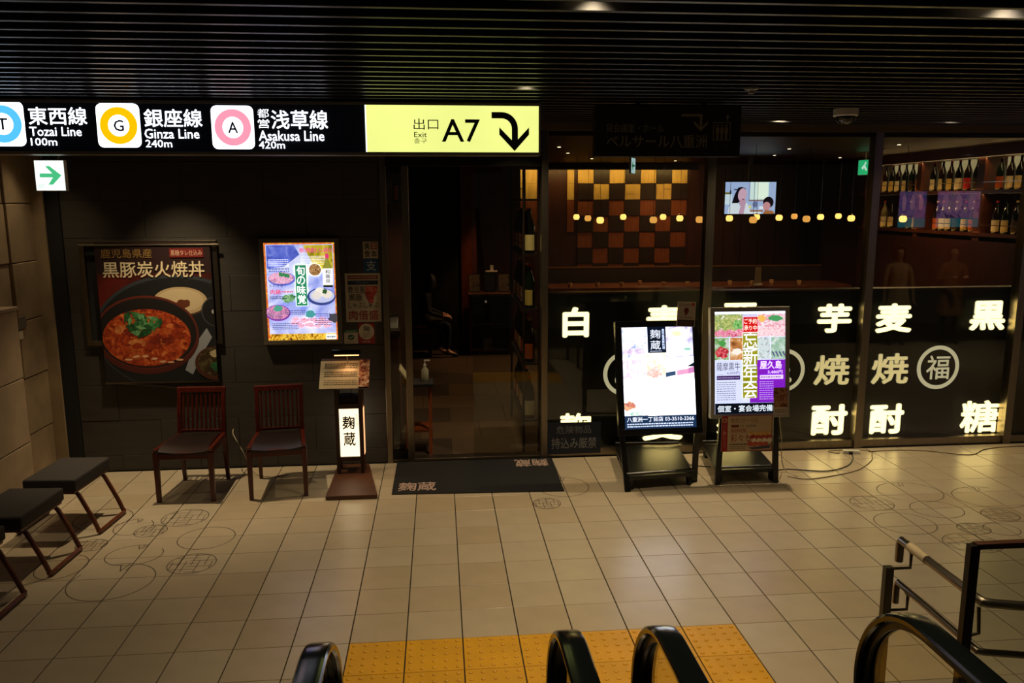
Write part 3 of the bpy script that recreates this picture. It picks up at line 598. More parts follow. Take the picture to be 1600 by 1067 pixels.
# ================================================================== SEATS
def make_chair(label, loc, rz):
    t = thing('wooden_chair', label, 'chair', loc, (0, 0, rz), 'wooden chairs by the dark wall')
    fw, rw, D = 0.208, 0.178, 0.24
    for sx in (-1, 1):
        MB().hexa([(sx*fw-0.016, -D-0.016, 0), (sx*fw+0.016, -D-0.016, 0), (sx*fw+0.016, -D+0.016, 0), (sx*fw-0.016, -D+0.016, 0)],
                  [(sx*fw-0.02, -D-0.02, 0.40), (sx*fw+0.02, -D-0.02, 0.40), (sx*fw+0.02, -D+0.022, 0.40), (sx*fw-0.02, -D+0.022, 0.40)]).build('leg', REDWOOD, t, bevel=0.004)
        r = MB()
        prof = [(0.265, 0.0, 0.014), (0.24, 0.2, 0.017), (0.225, 0.40, 0.019), (0.245, 0.60, 0.017), (0.285, 0.79, 0.015)]
        r.loft([[(sx*rw-h, y-h, z), (sx*rw+h, y-h, z), (sx*rw+h, y+h, z), (sx*rw-h, y+h, z)] for y, z, h in prof]); r.build('back_leg', REDWOOD, t, bevel=0.004)
        MB().hexa([(sx*fw-0.016, -D, 0.375), (sx*fw+0.016, -D, 0.375), (sx*rw+0.016, 0.225, 0.375), (sx*rw-0.016, 0.225, 0.375)],
                  [(sx*fw-0.016, -D-0.02, 0.43), (sx*fw+0.016, -D-0.02, 0.43), (sx*rw+0.016, 0.225, 0.425), (sx*rw-0.016, 0.225, 0.425)]).build('side_rail', REDWOOD, t, bevel=0.004)
    MB().box(-fw, fw, -D-0.012, -D+0.012, 0.345, 0.40).build('front_rail', REDWOOD, t, bevel=0.003); MB().box(-rw, rw, 0.213, 0.237, 0.36, 0.41).build('rear_rail', REDWOOD, t, bevel=0.003)
    MB().hexa([(-rw-0.02, 0.262, 0.755), (rw+0.02, 0.262, 0.755), (rw+0.02, 0.29, 0.755), (-rw-0.02, 0.29, 0.755)], [(-rw-0.02, 0.27, 0.80), (rw+0.02, 0.27, 0.80), (rw+0.02, 0.302, 0.80), (-rw-0.02, 0.302, 0.80)]).build('top_rail', REDWOOD, t, bevel=0.005)
    MB().box(-rw, rw, 0.212, 0.232, 0.43, 0.455).build('lower_back_rail', REDWOOD, t, bevel=0.003)
    for k in range(9):
        x = -rw+0.035+(2*rw-0.07)*k/8
        s_ = MB(); s_.loft([[(x-0.007, y-0.006, z), (x+0.007, y-0.006, z), (x+0.007, y+0.006, z), (x-0.007, y+0.006, z)] for y, z in ((0.224, 0.45), (0.243, 0.6), (0.275, 0.76))]); s_.build('back_slat', REDWOOD, t)
    m = MB(); nx, ny = 9, 7; g = []
    for j in range(ny):
        v = j/(ny-1); y = -D-0.015+v*(0.46); hw = (fw-0.018)*(1-v)+(rw-0.018)*v
        for i in range(nx):
            u = 2*i/(nx-1)-1; g.append((u*hw, y, 0.418+0.018*(u*u)-0.006+0.012*math.sin(math.pi*v)-(0.018 if j == 0 else 0)))
    n = len(g); b_ = [(x, y, 0.385) for x, y, z in g]
    top = [(j*nx+i, j*nx+i+1, (j+1)*nx+i+1, (j+1)*nx+i) for j in range(ny-1) for i in range(nx-1)]
    bd = [i for i in range(nx)]+[j*nx+nx-1 for j in range(1, ny)]+[(ny-1)*nx+i for i in range(nx-2, -1, -1)]+[j*nx for j in range(ny-2, 0, -1)]
    m.add(g+b_, top+[(a, b, b+n, a+n) for a, b in zip(bd, bd[1:]+bd[:1])]+[tuple(i+n for i in bd)]); m.build('seat', DARKSEAT, t, smooth=True)
    return t
make_chair('red brown wooden slat-back chair under the rice bowl banner', (-1.482, 2.45, 0), R(-2))
make_chair('red brown wooden slat-back chair between the other chair and the lantern stand', (-0.812, 2.46, 0), R(7))

def make_stool(label, loc, rz=0.0):
    t = thing('padded_stool', label, 'stool', loc, (0, 0, rz), 'padded stools along the stone wall')
    MB().box(-0.18, 0.18, -0.26, 0.26, 0.335, 0.425).build('seat_pad', GREYSEAT, t, bevel=0.014)
    MB().box(-0.165, 0.165, -0.245, 0.245, 0.318, 0.336).build('seat_board', STOOLWOOD, t)
    for sy in (-1, 1):
        pts = []; y = sy*0.19; yt = sy*(0.19 if sy > 0 else 0.19)
        for a, b in (((-0.285, 0.016), None), ((-0.245, 0.12), None), ((-0.165, 0.29), None), ((-0.145, 0.312), None), ((0.145, 0.312), None), ((0.165, 0.29), None), ((0.245, 0.12), None), ((0.285, 0.016), None)):
            pts.append((a[0], y, a[1]))
        MB().tube(pts, 0.0155, 8).build('leg_frame', STOOLWOOD, t, smooth=True)
    for sx in (-1, 1):
        MB().tube([(sx*0.28, -0.20, 0.03), (sx*0.285, -0.185, 0.0165), (sx*0.287, 0.185, 0.0165), (sx*0.28, 0.20, 0.03)], 0.0155, 8).build('runner', STOOLWOOD, t, smooth=True)
    return t
make_stool('dark padded stool with bent wood frame nearest the dark tiled wall', (-2.18, 1.83, 0), R(-4))
make_stool('dark padded stool with bent wood frame in the middle of the row of three', (-2.22, 1.17, 0), R(-3))
make_stool('dark padded stool with bent wood frame farthest from the dark tiled wall', (-2.27, 0.53, 0), R(-2))

# ================================================================== LANTERN MENU STAND
STW = mat('stand_brown_wood', '#3a2113', 0.45, vary=0.25, scale=5, stretch=(8, 8, 1.5))
s = thing('menu_lantern_stand', 'wooden menu stand with glowing paper lantern box and sloping top', 'stand', (-0.255, 2.66, 0))
MB().prism([(-0.15, -0.54), (0.25, -0.54), (0.12, 0.25), (-0.15, 0.25)], 0.0, 0.035).build('base', mat('stand_base_wood', '#4d2a14', 0.5, vary=0.2, scale=4), s, bevel=0.004)
for x in (-0.125, 0.075):
    for y in (0.0, 0.12): MB().box(x, x+0.03, y-0.015, y+0.015, 0.035, 0.80).build('post', STW, s, bevel=0.002)
MB().box(-0.095, 0.075, -0.01, 0.13, 0.60, 0.64).build('upper_shelf', STW, s); MB().box(-0.095, 0.075, -0.01, 0.13, 0.145, 0.18).build('lower_shelf', STW, s)
MB().box(-0.09, 0.07, 0.0, 0.12, 0.64, 0.71).build('folded_cloth', mat('dark_cloth', '#171019', 0.9), s, bevel=0.012)
LANT = mat('glowing_lantern_paper', '#ffe6bc', 0.6, emit=1.7, vary=0.05, scale=3)
MB().box(-0.093, 0.073, 0.002, 0.118, 0.182, 0.598).build('lantern_box', LANT, s)
MB().box(0.1055, 0.108, 0.02, 0.10, 0.19, 0.595).build('side_glow_panel', mat('glowing_side_paper', '#ffb27a', 0.6, emit=1.5, vary=0.0), s)
for x in (-0.1, 0.07): MB().box(x, x+0.008, -0.004, 0.002, 0.18, 0.60).build('lantern_edge', STW, s)
p = Print(); KK = ink('#120a06'); p.text('麹', -0.068, 0.035, 0.42, 0.535, KK, 0.035); p.text('蔵', -0.062, 0.038, 0.275, 0.395, KK, 0.03); p.vtext('黒豚料理', 0.048, 0.06, 0.45, 0.55, ink('#5a3a22'), 0.0); p.build('lettering', s, (0, 0.0, 0))
b = bpy.data.objects.new('sloping_top', None); COL.objects.link(b); b.parent = s; b.location = (-0.028, -0.10, 0.795); b.rotation_euler = (R(-42), 0, 0)
MB().box(-0.20, 0.20, 0.0, 0.02, 0, 0.29).build('board', STW, b, bevel=0.003)
p = Print(); p.rect(-0.205, 0.115, 0.0, 0.265, ink('#c4b48c')); 
for r_ in range(3): p.dashes(-0.17, 0.10, 0.03+0.08*r_, 0.085+0.08*r_, 3, ink('#6b6040'), 0.5)
p.rect(0.115, 0.20, 0.01, 0.27, food('menu_meat_photo', ['#2c0f08', '#7a3018', '#c08a5c', '#e8d8c0'], 26)); p.build('menu_sheet', b, (0, -0.002, 0))
lm = bpy.data.objects.new('picture_lamp', None); COL.objects.link(lm); lm.parent = s; lm.location = (-0.012, 0.02, 1.075)
m = MB(); m.tube([(-0.115, 0, 0), (0.115, 0, 0)], 0.022, 12); m.build('lamp_shade', mat('dark_chrome', '#23232b', 0.12, metal=1.0, vary=0), lm, smooth=True)
MB().box(-0.10, 0.10, -0.014, 0.010, -0.026, -0.018).build('lamp_lens', mat('warm_lamp_lens', '#ffb070', 0.5, emit=3.0, vary=0), lm)
MB().tube([(0, 0, -0.01), (0, 0.04, -0.06), (0, 0.06, -0.16)], 0.005, 6).build('lamp_stem', CHROME, lm)
spot(s, (0.0, 0.0, 1.045), 1.3, 120, 0.6, col=(1, 0.55, 0.28), rad=0.03, rot=(R(-20), 0, 0))

# ================================================================== DOORMAT
s = thing('door_mat', 'black rectangular doormat with pale brush lettering in two corners', 'mat', (0, 0, 0))
MB().prism([(0.10, 2.195), (1.485, 2.135), (1.50, 2.995), (0.105, 2.995)], 0.0, 0.009).build('pile', mat('black_mat_pile', '#0a0a0b', 0.95, vary=0.3, scale=120, bump=0.4), s, bevel=0.003)
MT = ink('#a58c80', 0, 0.9)
def floor_text(ch, cx, cy, w, h, rot, par, m, z):
    p = Print(); p.text(ch, -w/2, w/2, -h/2, h/2, m, 0.03); o = p.build('lettering', par); o.location = (cx, cy, z); o.rotation_euler = (R(-90), 0, rot); return o
floor_text('麹蔵', 0.30, 2.345, 0.31, 0.20, 0, s, MT, 0.0096); floor_text('麹蔵', 1.30, 2.86, 0.30, 0.20, R(180), s, MT, 0.0096)

# ================================================================== LIT SIGN BOARDS ON CARTS
def cart(label, pts, legs, name='sign_cart'):
    t = thing(name, label, 'sign cart', (0, 0, 0))
    cx = sum(p[0] for p in pts)/4; cy = sum(p[1] for p in pts)/4
    MB().prism(pts, 0.085, 0.115).build('platform', BLACKPL, t, bevel=0.004)
    MB().tube([pts[0]+(0.14,), pts[1]+(0.14,)], 0.012, 6).build('side_bar', BLACKPL, t); MB().tube([pts[2]+(0.14,), pts[3]+(0.14,)], 0.012, 6).build('side_bar', BLACKPL, t)
    for q in pts:
        x = q[0]+(cx-q[0])*0.12; y = q[1]+(cy-q[1])*0.10; m = MB()
        m.tube([(x-0.014, y, 0.034), (x+0.014, y, 0.034)], 0.034, 14); m.build('wheel', mat('black_rubber', '#101010', 0.7), t, smooth=True)
        MB().box(x-0.022, x+0.022, y-0.02, y+0.02, 0.055, 0.087).build('caster_fork', BLACKPL, t)
    for a, b in legs:
        MB().loft([[(q[0]-0.022, q[1]-0.016, q[2]), (q[0]+0.022, q[1]-0.016, q[2]), (q[0]+0.022, q[1]+0.016, q[2]), (q[0]-0.022, q[1]+0.016, q[2])] for q in (a, b)]).build('leg', BLACKPL, t, bevel=0.002)
    return t
def board(parent, base, w, h, tilt, rz, frame, face_draw, bez, thick=0.05):
    b = bpy.data.objects.new('light_board', None); COL.objects.link(b); b.parent = parent; b.location = base; b.rotation_euler = (R(-tilt), 0, rz)
    MB().box(0, w, 0.004, thick, 0, h).build('case', frame, b, bevel=0.006)
    for n, a in (('frame_bar', (0, w, 0, bez)), ('frame_bar', (0, w, h-bez, h)), ('frame_bar', (0, bez, bez, h-bez)), ('frame_bar', (w-bez, w, bez, h-bez))): MB().box(a[0], a[1], -0.010, 0.004, a[2], a[3]).build(n, frame, b, bevel=0.003)
    p = Print((bez, w-bez, bez, h-bez)); face_draw(p, bez, w-bez, bez, h-bez); p.build('poster', b)
    return b
def face1(p, x0, x1, y0, y1):
    e = 2.6; w = x1-x0; h = y1-y0; X = lambda u: x0+u*w; Y = lambda v: y0+v*h; L = lambda c, k=1.0: ink(c, e*k)
    p.rect(x0, x1, y0, y1, L('#dfe9ff'))
    p.rect(X(0), X(0.34), Y(0.70), Y(1), food('board_food_a', ['#93a3d8', '#d4dcf8', '#f2f5ff', '#ffffff'], 14, 1.25)); p.ell(X(0.17), Y(0.93), w*0.16, h*0.055, L('#ffffff')); p.blob(X(0.17), Y(0.76), w*0.15, h*0.035, food('board_food_b', ['#b79fd0', '#e4d8f4', '#ffffff'], 30, 1.2))
    p.rect(X(0.60), X(1), Y(0.70), Y(1), food('board_food_c', ['#a8a0d8', '#dfe0fa', '#ffffff'], 8, 1.2)); p.ell(X(0.80), Y(0.92), w*0.17, h*0.075, L('#e4c8e4', 0.62)); p.ell(X(0.80), Y(0.93), w*0.14, h*0.055, L('#ffe9c8', 0.8)); p.blob(X(0.78), Y(0.93), w*0.07, h*0.025, L('#f8d0a0', 0.7))
    p.poly([(X(0.62), Y(0.73)), (X(0.98), Y(0.79)), (X(0.98), Y(0.72)), (X(0.66), Y(0.70))], L('#c8d8f4', 0.7)); p.blob(X(0.92), Y(0.775), w*0.05, h*0.012, L('#8ac4b0', 0.5))
    p.rect(X(0.34), X(0.60), Y(0.48), Y(0.75), food('board_food_d', ['#d8c890', '#f0ead0', '#ffffff', '#e8d0c0'], 18, 1.2))
    p.rect(X(0), X(0.34), Y(0.48), Y(0.68), food('board_food_e', ['#d0b8dc', '#ece4fa', '#ffffff'], 16, 1.3)); p.blob(X(0.44), Y(0.55), w*0.1, h*0.05, food('board_food_f', ['#d89080', '#f0c8c0', '#ffffff'], 30, 1.2))
    p.rect(X(0.60), X(1), Y(0.48), Y(0.64), L('#f2e6f4', 0.9)); p.poly([(X(0.60), Y(0.50)), (X(0.74), Y(0.52)), (X(0.74), Y(0.56)), (X(0.60), Y(0.545))], L('#3a5a80', 0.3)); p.poly([(X(0.76), Y(0.515)), (X(0.92), Y(0.53)), (X(0.92), Y(0.58)), (X(0.76), Y(0.565))], L('#e890b4', 0.55)); p.poly([(X(0.92), Y(0.53)), (X(1), Y(0.54)), (X(1), Y(0.6)), (X(0.92), Y(0.585))], L('#c078b0', 0.5)); p.poly([(X(0.9), Y(0.6)), (X(1), Y(0.64)), (X(1), Y(0.6))], L('#1a2a3a', 0.2))
    p.rect(X(0.36), X(0.62), Y(0.745), Y(1), L('#14284a', 0.10)); p.text('麹', X(0.40), X(0.545), Y(0.885), Y(0.975), L('#e8f0ff', 0.42), 0.012); p.text('蔵', X(0.40), X(0.545), Y(0.775), Y(0.865), L('#e8f0ff', 0.42), 0.012); p.vtext('鹿児島黒豚料理', X(0.565), X(0.60), Y(0.78), Y(0.98), L('#c8d8f4', 0.7), 0.01); p.dashes(X(0.39), X(0.56), Y(0.755), Y(0.765), 1, L('#c8d8f4', 0.6))
    p.rect(X(0), X(1), Y(0.13), Y(0.48), L('#e8f1ff', 1.1)); p.vtext('大宴会料理', X(0.885), X(0.925), Y(0.20), Y(0.46), L('#c8d0e8', 0.75), 0.0); p.blob(X(0.07), Y(0.22), w*0.09, h*0.05, food('board_food_g', ['#7a3a90', '#e08a6a', '#f8d8b0'], 25, 0.9)); p.ell(X(0.2), Y(0.155), w*0.17, h*0.05, L('#ffffff')); p.blob(X(0.17), Y(0.15), w*0.1, h*0.025, food('board_food_h', ['#7ab8a8', '#d8f0ea', '#ffffff'], 40, 1.2))
    p.rect(X(0), X(1), Y(0), Y(0.13), L('#20406e', 0.20)); p.rect(X(0.33), X(1), Y(0.125), Y(0.14), L('#f8fbff')); p.text('八重洲一丁目店 03-3510-3366', X(0.03), X(0.97), Y(0.068), Y(0.115), L('#e8f0ff', 0.45), 0.015); p.dashes(X(0.03), X(0.95), Y(0.012), Y(0.058), 2, L('#c8d8f4', 0.5), 0.5)
c1 = cart('black wheeled cart with bright lit food poster board in a black frame', [(1.985, 2.10), (2.56, 2.16), (2.65, 2.90), (2.075, 2.93)], [((1.99, 2.085, 0.0), (1.96, 2.226, 0.50)), ((2.60, 2.27, 0.0), (2.60, 2.24, 0.50))])
board(c1, (1.935, 2.185, 0.435), 0.70, 0.93, 13.5, R(1.2), BLACKPL, face1, 0.052)
def face2(p, x0, x1, y0, y1):
    e = 1.0; w = x1-x0; h = y1-y0; X = lambda u: x0+u*w; Y = lambda v: y0+v*h; L = lambda c, k=1.0: ink(c, e*k)
    p.rect(x0, x1, y0, y1, L('#c8d0f4')); p.rect(x0, x1, Y(0.975), y1, L('#dfeaff', 1.4))
    p.rect(X(0), X(0.395), Y(0.755), Y(0.975), food('nabe_print', ['#e8e0b0', '#b8c070', '#7a9a4a', '#f0e8d0'], 22, e)); p.blob(X(0.33), Y(0.87), w*0.07, h*0.05, food('leaf_print', ['#2a7a3a', '#6ab85a', '#c8e0a0'], 50, e)); 
    for k in range(9): p.blob(X(0.05+0.042*k), Y(0.79+0.012*math.sin(k*2)), w*0.055, h*0.03, food('beef_print', ['#c02a5a', '#e88aa8', '#f8d0dc'], 45, e), 12)
    p.rect(X(0.605), X(1), Y(0.755), Y(0.975), food('pork_print', ['#f0c8d8', '#f8eef4', '#e88aa0', '#ffffff'], 24, e)); p.blob(X(0.67), Y(0.93), w*0.06, h*0.035, L('#f4c060')); p.blob(X(0.86), Y(0.93), w*0.10, h*0.03, L('#4aa060'))
    for k in range(7): p.blob(X(0.65+0.05*k), Y(0.80), w*0.035, h*0.05, food('pork_fold', ['#f08aa8', '#fff0f4', '#e06a88'], 60, e), 12)
    p.rect(X(0), X(1), Y(0.525), Y(0.75), L('#e8ecff'))
    p.rect(X(0.0), X(0.20), Y(0.53), Y(0.745), food('veg_print', ['#d8dce0', '#8ab87a', '#4a7a3a'], 16, e)); p.blob(X(0.10), Y(0.60), w*0.09, h*0.055, food('tomato_print', ['#8a1a2a', '#d03a4a', '#f0a0a0'], 40, e)); p.blob(X(0.11), Y(0.69), w*0.05, h*0.03, L('#4a9a4a'))
    p.rect(X(0.22), X(0.395), Y(0.53), Y(0.745), food('grill_print', ['#6a3414', '#c8864a', '#f0d8b0'], 10, e)); p.blob(X(0.31), Y(0.61), w*0.07, h*0.03, L('#f8f0e8'))
    p.rect(X(0.605), X(0.785), Y(0.53), Y(0.745), food('fish_print', ['#8a98a0', '#dce8ec', '#b8ccd0'], 20, e)); p.rect(X(0.80), X(1), Y(0.53), Y(0.745), food('fish_print_b', ['#c8d8f0', '#8ab890', '#f0f6ff'], 12, e))
    for k in range(4): p.poly([(X(0.81+0.05*k), Y(0.60)), (X(0.85+0.05*k), Y(0.55)), (X(0.86+0.05*k), Y(0.555)), (X(0.825+0.05*k), Y(0.61))], L('#5a4a9a', 0.7))
    p.rect(X(0.0), X(0.395), Y(0.105), Y(0.525), L('#d4dcfa', 1.05)); p.rect(X(0.395), X(0.605), Y(0.105), Y(0.80), L('#dce2f8')); p.rect(X(0.595), X(1), Y(0.105), Y(0.525), L('#8a1fd0', 0.8)); p.rect(X(0.5), X(0.6), Y(0.105), Y(0.15), L('#8a1fd0', 0.8))
    p.text('薩摩黒牛', X(0.03), X(0.36), Y(0.425), Y(0.505), L('#5a4a7a', 0.5)); p.text('4,000円', X(0.17), X(0.35), Y(0.385), Y(0.415), L('#6a5aa0', 0.6)); p.rect(X(0.04), X(0.13), Y(0.385), Y(0.387), L('#6a5aa0', 0.6)); p.rect(X(0.03), X(0.36), Y(0.335), Y(0.375), L('#4a2a7a', 0.5)); p.dashes(X(0.04), X(0.35), Y(0.345), Y(0.365), 1, L('#c0b0f0', 0.6)); p.dashes(X(0.03), X(0.30), Y(0.13), Y(0.32), 9, L('#5a5a88', 0.6), 0.28)
    p.text('屋久島', X(0.64), X(0.95), Y(0.435), Y(0.515), L('#f8f0ff', 1.1), 0.02); p.text('3,480円', X(0.75), X(0.96), Y(0.385), Y(0.42), L('#f8e8ff'), 0.015); p.rect(X(0.64), X(0.97), Y(0.335), Y(0.375), L('#f0e0ff')); p.dashes(X(0.65), X(0.95), Y(0.345), Y(0.365), 1, L('#8a4ac0', 0.7)); p.dashes(X(0.63), X(0.83), Y(0.13), Y(0.32), 9, L('#e0c0ff', 0.8), 0.3)
    OL = food('olive_block_print', ['#9a9a10', '#b8b428'], 5, 0.75)
    for i, ch in enumerate('忘新年会'):
        a = 0.80-0.163*i; p.rect(X(0.395), X(0.60), Y(a-0.155), Y(a-0.01), OL); p.text(ch, X(0.40), X(0.597), Y(a-0.155), Y(a), L('#f8fcff', 1.1), 0.02)
    p.rect(X(0.40), X(0.60), Y(0.80), Y(0.945), L('#e01a1a', 0.85)); p.text('ご予約', X(0.41), X(0.59), Y(0.88), Y(0.93), L('#fff4e8', 1.1), 0.02); p.text('承り中', X(0.41), X(0.59), Y(0.815), Y(0.865), L('#fff4e8', 1.1), 0.02)
    p.rect(X(0), X(1), Y(0), Y(0.105), L('#06142a', 0.3)); p.text('個室・宴会場完備!', X(0.035), X(0.84), Y(0.02), Y(0.085), L('#e8f4ff', 1.1), 0.02)
c2 = cart('black wheeled cart with silver framed lit party course poster', [(2.76, 2.19), (3.27, 2.19), (3.36, 2.88), (2.88, 2.91)], [((2.765, 2.175, 0.0), (2.80, 2.222, 0.62)), ((3.26, 2.175, 0.0), (3.25, 2.222, 0.62))])
SILV = mat('silver_frame', '#b3aea3', 0.4, metal=0.35, vary=0.05)
board(c2, (2.688, 2.185, 0.558), 0.664, 0.905, 7.0, 0, SILV, face2, 0.036)

def card(name, label, base, w, h, tilt, draw, rz=0):
    s = thing(name, label, 'card', base, (R(-tilt), 0, rz)); MB().box(0, w, 0.0005, 0.004, 0, h).build('sheet', ink('#c8b9a0'), s); p = Print((0, w, 0, h)); draw(p, w, h); p.build('print', s); return s
def d1(p, w, h): p.rect(0.006, w-0.006, h*0.28, h*0.94, ink('#bfae98')); p.ell(w*0.5, h*0.64, w*0.13, h*0.12, ink('#6a1c1a')); p.blob(w*0.48, h*0.55, w*0.07, h*0.1, ink('#7a2a22')); p.ell(w*0.84, h*0.9, w*0.09, h*0.06, ink('#c0302a')); p.dashes(w*0.1, w*0.7, h*0.82, h*0.93, 2, ink('#6a4a3a'), 0.4); p.dashes(w*0.15, w*0.85, h*0.32, h*0.42, 1, ink('#7a6a55'), 0.4); p.rect(0.006, w-0.006, h*0.03, h*0.27, ink('#3a1c24')); p.dashes(w*0.15, w*0.85, h*0.06, h*0.22, 2, ink('#8a5a4a'), 0.4)
card('clipped_price_card', 'small cream card with red meat drawing clipped to the black framed board', (2.437, 2.37, 1.295), 0.155, 0.205, 4, d1, R(2)).rotation_euler.y = R(3)
def d2(p, w, h): p.rect(0, w, 0.06, h, food('grilled_skewer_photo', ['#2a120a', '#8a4a2a', '#c89a70', '#5a2418'], 30)); p.dashes(w*0.1, w*0.9, 0.01, 0.045, 2, ink('#6a5a4a'), 0.4)
card('small_photo_card', 'small grilled food photo card stuck on the corner of the silver frame', (3.212, 2.167, 0.585), 0.118, 0.22, 7, d2)
def d3(p, w, h):
    RD = ink('#9a1a1a'); p.rect(0, w, 0, h, ink('#a03028')); p.rect(0.052, w-0.008, 0.008, h-0.008, ink('#c2ab88')); p.rect(0, 0.05, 0, h, ink('#98141a')); p.ring(0.025, h-0.04, 0.012, 0.018, ink('#d0b090')); p.vtext('グレードアップ', 0.014, 0.036, 0.03, h-0.075, ink('#c07a60'), 0.0)
    p.text('毎月1日〜11日', 0.075, 0.30, h-0.065, h-0.02, ink('#8a4a30'), 0.0); p.rect(0.08, 0.145, h-0.10, h-0.078, ink('#7a3412')); p.text('平日・祝日限定▶', 0.155, 0.29, h-0.10, h-0.08, ink('#3a3028')); p.text('鶏鍋特製', 0.075, 0.21, h-0.145, h-0.11, ink('#a04a38'), 0.01); p.text('彩々七福', 0.075, 0.31, h-0.22, h-0.155, ink('#8f2a20'), 0.0); p.dashes(0.07, 0.23, h-0.25, h-0.232, 1, ink('#5a4a38'), 0.6); p.dashes(0.07, 0.2, 0.018, 0.045, 2, ink('#5a4a38'), 0.4)
    for k in range(16): p.blob(0.24+0.011*k, 0.06+0.045*((k*7) % 4)/1.6, 0.025, 0.02, food('platter_print_%d' % (k % 4), [['#a02a1a', '#d86a4a'], ['#c88a2a', '#e8c878'], ['#8a2018', '#c04a3a'], ['#d8c8a8', '#f0e4cc']][k % 4], 40), 10)
    p.poly([(0.23, 0.03), (0.26, 0.012), (0.41, 0.02), (0.415, 0.05), (0.3, 0.035)], ink('#4a4a55'))
card('course_card', 'red bordered paper card hanging under the silver framed board', (2.776, 2.148, 0.287), 0.428, 0.30, 3, d3)

# ================================================================== ESCALATOR BALUSTRADES
def balustrade(label, X):
    t = thing('escalator_balustrade', label, 'escalator', (X, 0, 0), group='escalator balustrades')
    Rr, zt, Ym = 0.36, 0.975, -1.41
    path = []; cy, cz = Ym-Rr, zt-Rr
    for a in range(100, 0, -8): path.append((cy+Rr*math.cos(R(a-90)), cz-Rr*math.sin(R(a-90)) if a > 90 else cz+Rr*math.sin(R(90-a)), R(a)))
    pts = [(cy+Rr*math.sin(R(a)), cz+Rr*math.cos(R(a))) for a in range(150, -1, -6)]
    nrm = [(math.sin(R(a)), math.cos(R(a))) for a in range(150, -1, -6)]
    ys = [cy-0.15, cy-0.35, cy-0.6]; pts += [(y, zt) for y in ys]; nrm += [(0, 1)]*3
    for k in range(1, 8):
        y = cy-0.6-0.3*k; pts.append((y, zt+0.3*k*math.tan(R(30))*min(1, k/3))); nrm.append((0.5*min(1, k/3), 0.87))
    prof = [(-0.030, -0.030), (-0.040, -0.024), (-0.042, -0.010), (-0.036, -0.002), (-0.026, 0.0), (0.026, 0.0), (0.036, -0.002), (0.042, -0.010), (0.040, -0.024), (0.030, -0.030), (0.024, -0.027), (-0.024, -0.027)]
    rings = [[(px_, y+n[0]*d, z+n[1]*d) for px_, d in prof] for (y, z), n in zip(pts, nrm)]
    m = MB(); m.loft(rings); m.build('handrail', RUBBER, t, smooth=True)
    for sx in (-1, 1):
        m = MB(); m.loft([[(sx*0.012+dx, y+n[0]*d, z+n[1]*d) for dx, d in ((-0.006, -0.028), (0.006, -0.028), (0.006, -0.052), (-0.006, -0.052))] for (y, z), n in zip(pts, nrm)]); m.build('guide_rail', mat('black_guide_rail', '#1b1c1a', 0.3, metal=0.6), t, smooth=True)
    inner = [(y+n[0]*-0.05, z+n[1]*-0.05) for (y, z), n in zip(pts, nrm)]
    m = MB(); k0 = next(i for i, q in enumerate(inner) if q[1] > 0.30); up = inner[k0:]
    low = [(q[0], 0.30+max(0, (q[1]-0.925))) for q in up]
    n = len(up); vs = [(-0.005, y, z) for y, z in up]+[(-0.005, y, z) for y, z in low]+[(0.005, y, z) for y, z in up]+[(0.005, y, z) for y, z in low]
    fs = [(i, i+1, n+i+1, n+i) for i in range(n-1)]+[(2*n+i, 2*n+i+1, 3*n+i+1, 3*n+i) for i in range(n-1)]
    m.add(vs, fs); m.build('glass_panel', GLASS, t)
    MB().box(-0.07, 0.07, -4.2, cy+0.18, 0.0, 0.31).build('base_skirt', STEEL, t, bevel=0.01)
    return t
for X, lab in ((0.115, 'black escalator handrail loop at the left end of the yellow tactile tiles'), (0.90, 'black escalator handrail loop beside the near one of the two escalators'), (1.205, 'black escalator handrail loop between the two escalators, nearer the handrail posts'), (2.035, 'black escalator handrail loop next to the steel stair handrail')):
    balustrade(lab, X)

# ================================================================== STEEL STAIR HANDRAIL AND GLASS SCREEN
s = thing('stair_handrail', 'double steel stair handrail with posts, cream grip sleeve and glass screen', 'handrail', (0, 0, 0))
RAILM = mat('dark_reflective_steel', '#8f8478', 0.34, metal=1.0, vary=0.05); BRONZE = mat('olive_bronze_post', '#4a4434', 0.4, metal=0.7)
MB().box(2.415, 2.452, -0.885, -0.855, 0, 0.735).build('post', BRONZE, s, bevel=0.002); MB().box(2.362, 2.398, -1.475, -1.445, 0, 1.10).build('post', DKSTEEL, s, bevel=0.002); MB().box(4.1, 4.14, -1.475, -1.445, 0, 1.10).build('post', DKSTEEL, s, bevel=0.002)
def railing(z, r):
    MB().tube([(2.487, -0.855, z-0.10), (2.487, -0.855, z-0.02), (2.487, -0.862, z), (2.472, -1.39, z), (2.476, -1.408, z-0.002), (2.495, -1.415, z-0.004), (3.2, -1.415, z-0.10), (4.3, -1.415, z-0.26)], r, 12).build('rail', RAILM, s, smooth=True)
    MB().tube([(2.452, -0.872, z-0.125), (2.532, -0.872, z-0.125), (2.532, -0.872, z-0.06), (2.49, -0.905, z-0.01)], 0.007, 8).build('bracket', BRONZE, s)
    MB().tube([(2.385, -1.445, z-0.115), (2.46, -1.425, z-0.115), (2.462, -1.41, z-0.02)], 0.007, 8).build('bracket', BRONZE, s)
railing(0.85, 0.0175); railing(0.655, 0.0135)
MB().tube([(2.4848, -0.93, 0.85), (2.4802, -1.06, 0.85)], 0.0195, 14).build('grip_sleeve', mat('cream_braille_sleeve', '#b7a684', 0.5), s, smooth=True)
MB().box(2.385, 4.14, -1.475, -1.445, 1.085, 1.105).build('top_bar', mat('red_brown_top_bar', '#4a2a1c', 0.35, metal=0.4), s)
MB().box(2.398, 4.1, -1.464, -1.456, 0.05, 1.085).build('glass_screen', GLASS, s)

